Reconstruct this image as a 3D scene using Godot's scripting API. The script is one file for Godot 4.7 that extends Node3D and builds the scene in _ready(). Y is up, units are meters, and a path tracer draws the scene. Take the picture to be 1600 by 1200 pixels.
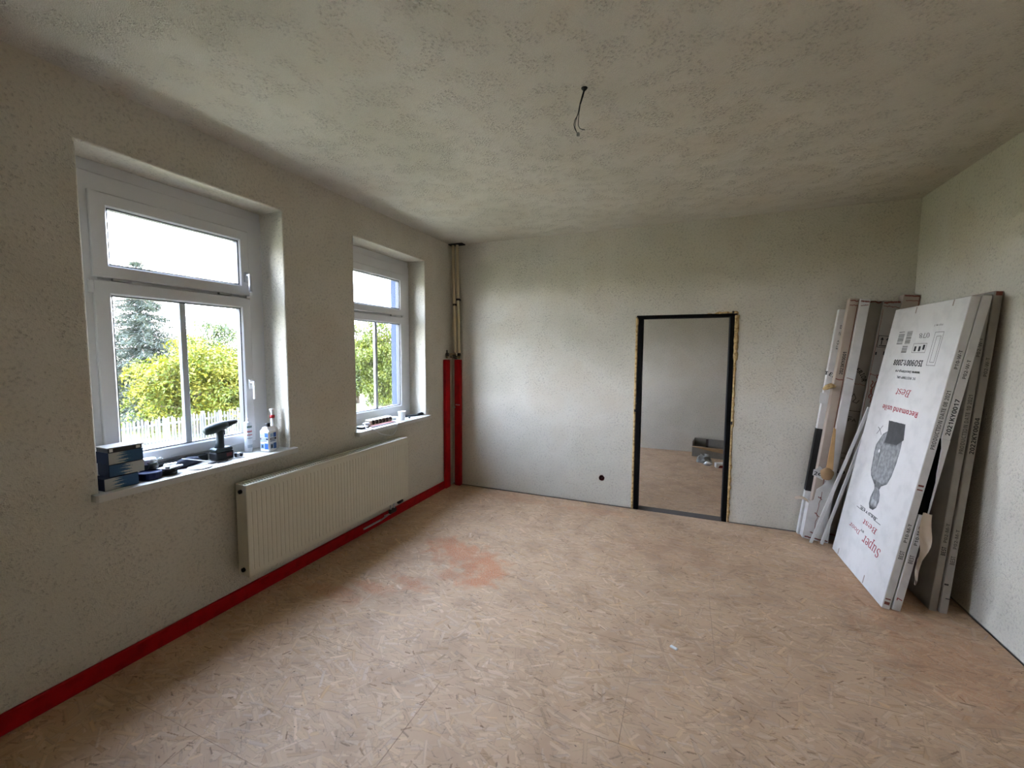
extends Node3D
# A bare room under renovation: two windows on the left, an empty door frame in the back wall, packed doors leaning in the right corner.

const W := 4.445      # room width (x: 0 = window wall)
const H := 2.96       # room height
const D := 6.4        # room depth (z: 0 = wall with the door)
const FAR := -3.12    # far wall of the second room
const SILL := 0.955

var rng := RandomNumberGenerator.new()
var taken := {}
var M := {}

# ---------------------------------------------------------------- helpers
func new_st(smooth := false) -> SurfaceTool:
	var st := SurfaceTool.new()
	st.begin(Mesh.PRIMITIVE_TRIANGLES)
	st.set_smooth_group(0 if smooth else -1)
	return st

func tri(st: SurfaceTool, a: Vector3, b: Vector3, c: Vector3, out: Vector3) -> void:
	# wound so that the face looks along «out»
	if (c - a).cross(b - a).dot(out) < 0.0:
		st.add_vertex(a); st.add_vertex(c); st.add_vertex(b)
	else:
		st.add_vertex(a); st.add_vertex(b); st.add_vertex(c)

func quad(st: SurfaceTool, a: Vector3, b: Vector3, c: Vector3, d: Vector3, out: Vector3) -> void:
	tri(st, a, b, c, out)
	tri(st, a, c, d, out)

func box(st: SurfaceTool, lo: Vector3, hi: Vector3, bev := 0.0, xf := Transform3D()) -> void:
	var c := (lo + hi) * 0.5
	var h := (hi - lo).abs() * 0.5
	var b: float = minf(bev, minf(h.x, minf(h.y, h.z)) * 0.9)
	var ax := [Vector3.RIGHT, Vector3.UP, Vector3.BACK]
	var P := func(i: int, s: Array) -> Vector3:
		var v := Vector3.ZERO
		for k in 3:
			v[k] = s[k] * (h[k] if k == i else h[k] - b)
		return xf * (c + v)
	for i in 3:
		var j := (i + 1) % 3
		var k := (i + 2) % 3
		for s in [-1, 1]:
			var q := []
			for t in [[-1, -1], [1, -1], [1, 1], [-1, 1]]:
				var sg := [0, 0, 0]
				sg[i] = s; sg[j] = t[0]; sg[k] = t[1]
				q.append(P.call(i, sg))
			quad(st, q[0], q[1], q[2], q[3], xf.basis * (ax[i] * s))
	if b <= 0.0:
		return
	for i in 3:
		var j := (i + 1) % 3
		var k := (i + 2) % 3
		for s in [-1, 1]:
			for t in [-1, 1]:
				var q := []
				for w in [-1, 1]:
					var sg := [0, 0, 0]
					sg[i] = s; sg[j] = t; sg[k] = w
					q.append([P.call(i, sg), P.call(j, sg)])
				quad(st, q[0][0], q[0][1], q[1][1], q[1][0], xf.basis * (ax[i] * s + ax[j] * t))
	for s in [-1, 1]:
		for t in [-1, 1]:
			for w in [-1, 1]:
				var sg := [s, t, w]
				tri(st, P.call(0, sg), P.call(1, sg), P.call(2, sg), xf.basis * Vector3(s, t, w))

func tube(st: SurfaceTool, pts: Array, radii, seg := 8, flat := 1.0) -> void:
	# swept tube; radii is a number or one per point; flat squashes the section
	var rings := []
	var side := Vector3.ZERO
	for i in pts.size():
		var d: Vector3 = (pts[mini(i + 1, pts.size() - 1)] - pts[maxi(i - 1, 0)]).normalized()
		if side == Vector3.ZERO:
			side = d.cross(Vector3.UP if absf(d.y) < 0.9 else Vector3.RIGHT).normalized()
		side = (side - d * side.dot(d)).normalized()
		var up := d.cross(side)
		var r: float = radii[i] if radii is Array else radii
		var ring := []
		for k in seg:
			var a := TAU * k / seg
			ring.append(pts[i] + side * cos(a) * r + up * sin(a) * r * flat)
		rings.append(ring)
	for i in rings.size() - 1:
		var mid: Vector3 = (pts[i] + pts[i + 1]) * 0.5
		for k in seg:
			var n := (k + 1) % seg
			var a: Vector3 = rings[i][k]
			var b: Vector3 = rings[i][n]
			var c: Vector3 = rings[i + 1][n]
			var e: Vector3 = rings[i + 1][k]
			quad(st, a, b, c, e, (a + b + c + e) * 0.25 - mid)
	for e in [0, rings.size() - 1]:
		var d: Vector3 = pts[0] - pts[1] if e == 0 else pts[-1] - pts[-2]
		for k in seg:
			tri(st, pts[e], rings[e][k], rings[e][(k + 1) % seg], d)

func lathe(st: SurfaceTool, prof: Array, xf := Transform3D(), seg := 20) -> void:
	# prof: [radius, height] pairs from bottom to top
	for i in prof.size() - 1:
		var r0: float = prof[i][0]
		var y0: float = prof[i][1]
		var r1: float = prof[i + 1][0]
		var y1: float = prof[i + 1][1]
		for k in seg:
			var a0 := TAU * k / seg
			var a1 := TAU * (k + 1) / seg
			var am := (a0 + a1) * 0.5
			var p := [Vector3(cos(a0) * r0, y0, sin(a0) * r0), Vector3(cos(a1) * r0, y0, sin(a1) * r0), Vector3(cos(a1) * r1, y1, sin(a1) * r1), Vector3(cos(a0) * r1, y1, sin(a0) * r1)]
			var out := Vector3(cos(am) * (y1 - y0), r0 - r1, sin(am) * (y1 - y0))
			if out.length() < 1e-9:
				continue
			quad(st, xf * p[0], xf * p[1], xf * p[2], xf * p[3], xf.basis * out)

func prism(st: SurfaceTool, poly: PackedVector2Array, z0: float, z1: float, xf := Transform3D()) -> void:
	# polygon in the local xy plane, extruded along local z
	var ix := Geometry2D.triangulate_polygon(poly)
	for i in range(0, ix.size(), 3):
		for z in [z0, z1]:
			var v := []
			for k in 3:
				v.append(xf * Vector3(poly[ix[i + k]].x, poly[ix[i + k]].y, z))
			tri(st, v[0], v[1], v[2], xf.basis * Vector3(0, 0, 1 if z == maxf(z0, z1) else -1))
	var ccw := not Geometry2D.is_polygon_clockwise(poly)
	for i in poly.size():
		var a := poly[i]
		var b := poly[(i + 1) % poly.size()]
		var e := b - a
		var o := Vector3(e.y, -e.x, 0) * (1.0 if ccw else -1.0)
		quad(st, xf * Vector3(a.x, a.y, z0), xf * Vector3(b.x, b.y, z0), xf * Vector3(b.x, b.y, z1), xf * Vector3(a.x, a.y, z1), xf.basis * o)

func numbered(called: String) -> String:
	taken[called] = taken.get(called, -1) + 1
	return called if taken[called] == 0 else "%s_%03d" % [called, taken[called]]

func obj(called: String, st: SurfaceTool, m: Material, parent: Node = null) -> MeshInstance3D:
	st.generate_normals()
	st.index()
	var o := MeshInstance3D.new()
	o.mesh = st.commit()
	o.material_override = m
	if parent == null:
		o.name = numbered(called)
		add_child(o)
	else:
		o.name = called
		parent.add_child(o, true)
	return o

func part(called: String, lo: Vector3, hi: Vector3, m: Material, parent: Node, bev := 0.0) -> MeshInstance3D:
	var st := new_st()
	box(st, lo, hi, bev)
	return obj(called, st, m, parent)

func tag(o: Node, label: String, category := "", group := "") -> Node:
	o.set_meta("label", label)
	if category:
		o.set_meta("category", category)
	if group:
		o.set_meta("group", group)
	return o

func thing(called: String, label: String, category: String, xf := Transform3D(), group := "") -> Node3D:
	var o := Node3D.new()
	o.name = numbered(called)
	add_child(o)
	o.transform = xf
	tag(o, label, category, group)
	return o

func struct(o: Node, label := "") -> Node:
	o.set_meta("kind", "structure")
	if label:
		o.set_meta("label", label)
	return o

func struct_root(called: String, label: String) -> Node3D:
	var o := Node3D.new()
	o.name = called
	add_child(o)
	struct(o, label)
	return o

func at(x: float, y: float, z: float) -> Transform3D:
	return Transform3D(Basis(), Vector3(x, y, z))

func mat(c: Color, rough := 0.8, metal := 0.0, spec := 0.5) -> StandardMaterial3D:
	var m := StandardMaterial3D.new()
	m.albedo_color = c
	m.roughness = rough
	m.metallic = metal
	m.metallic_specular = spec
	return m

func noise(sd: int, freq: float, kind := FastNoiseLite.TYPE_SIMPLEX_SMOOTH, oct := 3) -> FastNoiseLite:
	var n := FastNoiseLite.new()
	n.seed = sd
	n.noise_type = kind
	n.frequency = freq
	n.fractal_octaves = oct
	return n

func noise_tex(sd: int, freq: float, ramp: Array, size := 512, oct := 3, normal := 0.0) -> NoiseTexture2D:
	var t := NoiseTexture2D.new()
	t.width = size
	t.height = size
	t.seamless = true
	t.noise = noise(sd, freq, FastNoiseLite.TYPE_SIMPLEX_SMOOTH, oct)
	if ramp.size():
		var g := Gradient.new()
		g.offsets = PackedFloat32Array([])
		g.colors = PackedColorArray([])
		for r in ramp:
			g.add_point(r[0], r[1])
		while g.get_point_count() > ramp.size():
			g.remove_point(0)
		t.color_ramp = g
	if normal > 0.0:
		t.as_normal_map = true
		t.bump_strength = normal
	return t

func image_mat(im: Image, rough := 0.8) -> StandardMaterial3D:
	var m := mat(Color.WHITE, rough)
	m.albedo_texture = ImageTexture.create_from_image(im)
	m.texture_repeat = false
	return m

# a flat printed sheet: quad in the local xy plane of xf, lower left at the origin
func sheet(called: String, w: float, h: float, m: Material, parent: Node, xf: Transform3D) -> MeshInstance3D:
	var st := new_st()
	var p := [Vector3(0, 0, 0), Vector3(w, 0, 0), Vector3(w, h, 0), Vector3(0, h, 0)]
	var uv := [Vector2(0, 1), Vector2(1, 1), Vector2(1, 0), Vector2(0, 0)]
	for k in [0, 2, 1, 0, 3, 2]:
		st.set_uv(uv[k])
		st.add_vertex(xf * p[k])
	return obj(called, st, m, parent)

func lettering(text: String, height: float, width: float, m: Material, parent: Node, xf: Transform3D, font := "Droid Sans", bold := false, slant := 0.0) -> MeshInstance3D:
	var f := SystemFont.new()
	f.font_names = PackedStringArray([font])
	if bold:
		f.font_weight = 700
	var t := TextMesh.new()
	t.text = text
	t.font = f
	t.font_size = 24
	t.pixel_size = height / 18.0
	t.depth = 0.0004
	t.curve_step = 2.0
	t.material = m
	var stretch: float = width / maxf(f.get_string_size(text, HORIZONTAL_ALIGNMENT_LEFT, -1, 24).x * t.pixel_size, 0.001)
	var o := MeshInstance3D.new()
	o.mesh = t
	o.name = "lettering"
	o.transform = xf * Transform3D(Basis(Vector3(stretch, 0, 0), Vector3(slant, 1, 0), Vector3(0, 0, 1)), Vector3.ZERO)
	parent.add_child(o, true)
	return o

# ---------------------------------------------------------------- materials
func plaster(sd: int, base: Color, specks: float, patchy: float, period: float, relief: float) -> StandardMaterial3D:
	var n := 1024
	var fine := noise(sd, 0.1, FastNoiseLite.TYPE_SIMPLEX_SMOOTH, 2).get_seamless_image(n, n)
	var grain := noise(sd + 1, 0.45, FastNoiseLite.TYPE_SIMPLEX, 1).get_seamless_image(n, n)
	var mid := noise(sd + 2, 0.012, FastNoiseLite.TYPE_SIMPLEX_SMOOTH, 4).get_seamless_image(n, n)
	var a := fine.get_data()
	var b := grain.get_data()
	var c := mid.get_data()
	var col := PackedByteArray()
	var hgt := PackedByteArray()
	col.resize(n * n * 3)
	hgt.resize(n * n)
	var r8 := base.r * 255.0
	var g8 := base.g * 255.0
	var b8 := base.b * 255.0
	for i in n * n:
		var f := a[i] / 255.0
		var g := b[i] / 255.0
		var p := c[i] / 255.0
		var zone := clampf((p - 0.42) * 5.0, 0.0, 1.0)
		var dot := clampf((f * 0.7 + g * 0.3 - 0.6) * 7.0, 0.0, 1.0) * lerpf(1.0, zone, patchy)
		var v := 1.0 - dot * specks + (g - 0.5) * 0.05
		col[i * 3] = int(clampf(r8 * v, 0, 255))
		col[i * 3 + 1] = int(clampf(g8 * v, 0, 255))
		col[i * 3 + 2] = int(clampf(b8 * v, 0, 255))
		hgt[i] = int(clampf((0.62 - dot * 0.45 + (f - 0.5) * 0.5 * lerpf(1.0, zone, patchy) + (g - 0.5) * 0.16 + (p - 0.5) * 0.5 * patchy) * 255.0, 0, 255))
	var m := mat(Color.WHITE, 0.92, 0.0, 0.3)
	m.albedo_texture = ImageTexture.create_from_image(Image.create_from_data(n, n, false, Image.FORMAT_RGB8, col))
	m.heightmap_enabled = true
	m.heightmap_texture = ImageTexture.create_from_image(Image.create_from_data(n, n, false, Image.FORMAT_L8, hgt))
	m.heightmap_scale = relief
	m.uv1_triplanar = true
	m.uv1_world_triplanar = true
	m.uv1_scale = Vector3.ONE / period
	m.detail_enabled = true
	m.detail_blend_mode = BaseMaterial3D.BLEND_MODE_MUL
	m.detail_uv_layer = BaseMaterial3D.DETAIL_UV_2
	m.uv2_triplanar = true
	m.uv2_world_triplanar = true
	m.uv2_scale = Vector3.ONE / (period * 2.7)
	m.detail_albedo = noise_tex(sd + 5, 0.012, [[0.25, Color(0.965, 0.965, 0.955)], [0.6, Color(1, 1, 1)], [0.8, Color(0.985, 0.975, 0.96)]], 512, 5)
	return m

func osb() -> StandardMaterial3D:
	# strand board: thousands of overlapping wood flakes, mostly along x, with rust-red dust trodden in near the radiator
	var n := 2048
	var size := 5.7
	var px := n / size
	var data := PackedByteArray()
	data.resize(n * n * 3)
	var r := RandomNumberGenerator.new()
	r.seed = 11
	for i in n * n:
		data[i * 3] = 197; data[i * 3 + 1] = 166; data[i * 3 + 2] = 135
	for k in 30000:
		var a := r.randfn(0.0, 0.55) if r.randf() < 0.75 else r.randf() * PI
		var ln := r.randf_range(0.03, 0.13) * px
		var wd := r.randf_range(0.006, 0.022) * px
		var ox := r.randf() * n
		var oy := r.randf() * n
		var t := r.randfn(0.0, 1.0) * 6.0
		var warm := r.randfn(0.0, 1.0) * 1.6
		var cr := int(clampf(200 + t + warm, 60, 255))
		var cg := int(clampf(170 + t, 50, 255))
		var cb := int(clampf(139 + t - warm * 1.4, 40, 255))
		if r.randf() < 0.09:
			cr -= 34; cg -= 34; cb -= 32
			wd *= 0.3
			ln *= 0.5
		var ca := cos(a)
		var sa := sin(a)
		var step := 0.8
		var s := 0.0
		while s < wd:
			var edge := 0.91 if s + step >= wd else 1.0
			var grain := 1.0 + (fmod(s * 7.31 + t, 1.0) - 0.5) * 0.04
			var er := int(cr * edge * grain)
			var eg := int(cg * edge * grain)
			var eb := int(cb * edge * grain)
			var u := s * 0.6
			while u < ln:
				var x := int(ox + ca * u - sa * s) & 2047
				var y := int(oy + sa * u + ca * s) & 2047
				var q := (y * n + x) * 3
				data[q] = er; data[q + 1] = eg; data[q + 2] = eb
				u += step
			s += step
	# short dark fibres between the strands
	for k in 14000:
		var a := r.randfn(0.0, 0.6)
		var ox := r.randf() * n
		var oy := r.randf() * n
		var drop := r.randf_range(0.78, 0.93)
		for u in r.randi_range(3, 14):
			var q := ((int(oy + sin(a) * u) & 2047) * n + (int(ox + cos(a) * u) & 2047)) * 3
			data[q] = int(data[q] * drop); data[q + 1] = int(data[q + 1] * drop); data[q + 2] = int(data[q + 2] * drop)
	# the stain has a blotchy outline of its own, so it is painted as dust between the flakes
	var blot := noise(4, 0.02, FastNoiseLite.TYPE_SIMPLEX_SMOOTH, 4)
	var fleck := noise(5, 0.22, FastNoiseLite.TYPE_SIMPLEX_SMOOTH, 2)
	var spots := [[0.83, 1.50, 0.14, 0.14, 0.8], [1.05, 1.62, 0.24, 0.17, 0.9], [1.33, 1.75, 0.16, 0.14, 0.85], [1.30, 1.97, 0.13, 0.07, 0.8], [1.36, 1.88, 0.10, 0.14, 0.6], [0.92, 2.15, 0.15, 0.06, 0.85], [0.70, 2.30, 0.17, 0.06, 0.6], [0.5, 2.45, 0.2, 0.08, 0.45], [1.12, 1.95, 0.11, 0.07, 0.6], [1.9, 0.22, 0.4, 0.1, 0.28], [0.9, 0.2, 0.5, 0.1, 0.25], [2.6, 0.9, 0.4, 0.3, 0.12], [4.1, 1.7, 0.3, 0.4, 0.3], [3.9, 1.0, 0.3, 0.35, 0.25]]
	for sp in spots:
		for y in range(int((sp[1] - sp[3] * 2) * px), int((sp[1] + sp[3] * 2) * px)):
			for x in range(int((sp[0] - sp[2] * 2) * px), int((sp[0] + sp[2] * 2) * px)):
				if x < 0 or y < 0 or x >= n or y >= n:
					continue
				var dx: float = (x / px - sp[0]) / sp[2]
				var dy: float = (y / px - sp[1]) / sp[3]
				var d := sqrt(dx * dx + dy * dy) + blot.get_noise_2d(x, y) * 0.9
				var k: float = clampf((1.35 - d) * 1.2, 0.0, 1.0) * sp[4] * clampf(0.62 + fleck.get_noise_2d(x, y) * 1.3, 0.15, 1.0)
				if k > 0.0:
					var q := (y * n + x) * 3
					data[q] = int(lerpf(data[q], 196, k))
					data[q + 1] = int(lerpf(data[q + 1], 128, k))
					data[q + 2] = int(lerpf(data[q + 2], 90, k))
	# dark specks of dirt
	for k in 260:
		var x0 := r.randi() % n
		var y0 := r.randi() % n
		for j in 1 + r.randi() % 4:
			var q := (((y0 + r.randi() % 2) & 2047) * n + ((x0 + r.randi() % 3) & 2047)) * 3
			data[q] = 62; data[q + 1] = 52; data[q + 2] = 44
	var tex := ImageTexture.create_from_image(Image.create_from_data(n, n, false, Image.FORMAT_RGB8, data))
	var m := mat(Color(1, 1, 1), 0.62, 0.0, 0.4)
	m.albedo_texture = tex
	m.heightmap_enabled = true
	m.heightmap_texture = tex
	m.heightmap_scale = 0.3
	m.uv1_triplanar = true
	m.uv1_world_triplanar = true
	m.uv1_scale = Vector3.ONE / size
	m.detail_enabled = true
	m.detail_blend_mode = BaseMaterial3D.BLEND_MODE_MUL
	m.detail_uv_layer = BaseMaterial3D.DETAIL_UV_2
	m.uv2_triplanar = true
	m.uv2_world_triplanar = true
	m.uv2_scale = Vector3.ONE / 3.1
	m.detail_albedo = noise_tex(21, 0.014, [[0.2, Color(0.93, 0.915, 0.90)], [0.5, Color(0.985, 0.975, 0.965)], [0.8, Color(1, 0.99, 0.975)]], 512, 5)
	return m

func carton(sd: int, c: Color) -> StandardMaterial3D:
	var m := mat(Color.WHITE, 0.7, 0.0, 0.4)
	m.albedo_texture = noise_tex(sd, 0.02, [[0.15, c.darkened(0.035)], [0.5, c], [0.85, c.lightened(0.03)]], 256, 5)
	m.uv1_triplanar = true
	m.uv1_scale = Vector3.ONE * 1.3
	m.normal_enabled = true
	m.normal_texture = noise_tex(sd + 1, 0.02, [], 256, 3, 1.5)
	m.normal_scale = 0.3
	return m

func materials() -> void:
	M.wall = plaster(31, Color(0.805, 0.78, 0.72), 0.12, 0.4, 2.5, 1.0)
	M.ceiling = plaster(57, Color(0.79, 0.765, 0.71), 0.12, 0.85, 2.4, 2.2)
	M.osb = osb()
	M.slab = mat(Color(0.45, 0.43, 0.4), 0.9)
	M.facade = mat(Color(0.20, 0.225, 0.27), 0.9, 0.0, 0.2)
	M.upvc = mat(Color(0.82, 0.82, 0.82), 0.35)
	M.gasket = mat(Color(0.2, 0.2, 0.2), 0.6)
	M.glass = mat(Color(0.95, 1.0, 0.98, 0.04), 0.0)
	M.glass.transparency = BaseMaterial3D.TRANSPARENCY_ALPHA
	M.silver = mat(Color(0.72, 0.73, 0.74), 0.3, 0.9)
	M.muntin = mat(Color(0.72, 0.74, 0.75), 0.4)
	M.sill = carton(71, Color(0.80, 0.79, 0.76))
	M.sill.roughness = 0.35
	M.red = mat(Color(0.66, 0.02, 0.05), 0.5, 0.0, 0.3)
	M.red.albedo_texture = noise_tex(75, 0.02, [[0.2, Color(0.86, 0.8, 0.8)], [0.6, Color(1, 1, 1)]], 256, 4)
	M.red.uv1_triplanar = true
	M.red.uv1_scale = Vector3.ONE * 2.0
	M.cream = mat(Color(0.80, 0.74, 0.60), 0.45)
	M.radiator = mat(Color(0.80, 0.78, 0.705), 0.38)
	M.black = mat(Color(0.03, 0.03, 0.03), 0.5)
	M.steel_black = mat(Color(0.022, 0.02, 0.018), 0.7, 0.0, 0.25)
	M.foam = mat(Color(0.80, 0.70, 0.50), 0.9)
	M.foam.albedo_texture = noise_tex(77, 0.03, [[0.2, Color(0.62, 0.55, 0.48)], [0.45, Color(0.92, 0.89, 0.84)], [0.8, Color(1, 1, 1)]], 256, 4)
	M.foam.uv1_triplanar = true
	M.foam.uv1_scale = Vector3.ONE * 3.0
	M.brass = mat(Color(0.5, 0.42, 0.3), 0.35, 0.8)
	M.dark_metal = mat(Color(0.16, 0.14, 0.13), 0.45, 0.5)
	M.white_carton = carton(81, Color(0.80, 0.785, 0.76))
	M.grey_carton = carton(83, Color(0.62, 0.595, 0.555))
	M.tint_carton = carton(85, Color(0.66, 0.60, 0.54))
	M.kraft = carton(87, Color(0.62, 0.50, 0.36))
	M.paper = carton(89, Color(0.78, 0.71, 0.62))
	M.paper.cull_mode = BaseMaterial3D.CULL_DISABLED
	M.tape = mat(Color(0.46, 0.22, 0.16), 0.5)
	M.ink = mat(Color(0.09, 0.085, 0.08), 0.8)
	M.faint_ink = mat(Color(0.34, 0.325, 0.30), 0.8)
	M.red_ink = mat(Color(0.56, 0.13, 0.16), 0.8)
	M.white = mat(Color(0.88, 0.88, 0.87), 0.4)
	M.dull_white = mat(Color(0.80, 0.79, 0.77), 0.6)
	M.wood = carton(91, Color(0.70, 0.56, 0.38))
	M.navy = mat(Color(0.04, 0.08, 0.22), 0.5, 0.0, 0.3)
	M.navy_cloth = mat(Color(0.13, 0.15, 0.2), 0.9)
	M.tool_green = mat(Color(0.06, 0.13, 0.12), 0.5)
	M.rubber = mat(Color(0.045, 0.045, 0.05), 0.7)

# ---------------------------------------------------------------- room shell
# A wall in local axes: u along, v up, w outwards from the room (0 = room face). Openings [u0, v0, u1, v1, rounding] go right through.
func wall_mesh(st: SurfaceTool, u0: float, u1: float, v0: float, v1: float, thick: float, holes: Array, xf: Transform3D) -> void:
	for face in 2:
		var us := [u0, u1]
		var vs := [v0, v1]
		var rects := []
		for h in holes:
			var r: float = h[4] if face == 0 else 0.0
			rects.append([h[0] - r, h[1] - r, h[2] + r, h[3] + r])
			us.append_array([h[0] - r, h[2] + r])
			vs.append_array([h[1] - r, h[3] + r])
		us.sort()
		vs.sort()
		var w := 0.0 if face == 0 else thick
		for i in us.size() - 1:
			for j in vs.size() - 1:
				var a: float = maxf(us[i], u0)
				var b: float = minf(us[i + 1], u1)
				var c: float = maxf(vs[j], v0)
				var d: float = minf(vs[j + 1], v1)
				if b - a < 1e-5 or d - c < 1e-5:
					continue
				var inside := false
				for r in rects:
					if (a + b) * 0.5 > r[0] and (a + b) * 0.5 < r[2] and (c + d) * 0.5 > r[1] and (c + d) * 0.5 < r[3]:
						inside = true
				if not inside:
					quad(st, xf * Vector3(a, c, w), xf * Vector3(b, c, w), xf * Vector3(b, d, w), xf * Vector3(a, d, w), xf.basis * Vector3(0, 0, -1 if face == 0 else 1))
	for h in holes:
		var loops := []
		var r: float = h[4]
		if r > 0.0:
			for k in 5:
				var a := k * PI / 8.0
				loops.append([r * (1.0 - sin(a)), r * (1.0 - cos(a))])
		else:
			loops.append([0.0, 0.0])
		loops.append([0.0, thick])
		var mid := Vector3((h[0] + h[2]) * 0.5, (h[1] + h[3]) * 0.5, 0)
		for k in loops.size() - 1:
			var q := []
			for e in [loops[k], loops[k + 1]]:
				q.append([Vector3(h[0] - e[0], h[1] - e[0], e[1]), Vector3(h[2] + e[0], h[1] - e[0], e[1]), Vector3(h[2] + e[0], h[3] + e[0], e[1]), Vector3(h[0] - e[0], h[3] + e[0], e[1])])
			for s in 4:
				if s == 0 and h[1] <= v0:
					continue
				var n := (s + 1) % 4
				var c: Vector3 = (q[0][s] + q[0][n]) * 0.5
				var o := Vector3(mid.x - c.x, 0, 0) if s % 2 else Vector3(0, mid.y - c.y, 0)
				quad(st, xf * q[0][s], xf * q[0][n], xf * q[1][n], xf * q[1][s], xf.basis * (o.normalized() - Vector3(0, 0, 0.3 if k < loops.size() - 2 else 0.0)))
	quad(st, xf * Vector3(u0, v0, 0), xf * Vector3(u0, v1, 0), xf * Vector3(u0, v1, thick), xf * Vector3(u0, v0, thick), xf.basis * Vector3(-1, 0, 0))
	quad(st, xf * Vector3(u1, v0, 0), xf * Vector3(u1, v1, 0), xf * Vector3(u1, v1, thick), xf * Vector3(u1, v0, thick), xf.basis * Vector3(1, 0, 0))
	quad(st, xf * Vector3(u0, v1, 0), xf * Vector3(u1, v1, 0), xf * Vector3(u1, v1, thick), xf * Vector3(u0, v1, thick), xf.basis * Vector3(0, 1, 0))
	# underside, left open where an opening reaches the floor
	var cuts := [u0, u1]
	for h in holes:
		if h[1] <= v0:
			cuts.append_array([h[0], h[2]])
	cuts.sort()
	for k in range(0, cuts.size() - 1, 2):
		quad(st, xf * Vector3(cuts[k], v0, 0), xf * Vector3(cuts[k + 1], v0, 0), xf * Vector3(cuts[k + 1], v0, thick), xf * Vector3(cuts[k], v0, thick), xf.basis * Vector3(0, -1, 0))

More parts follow.
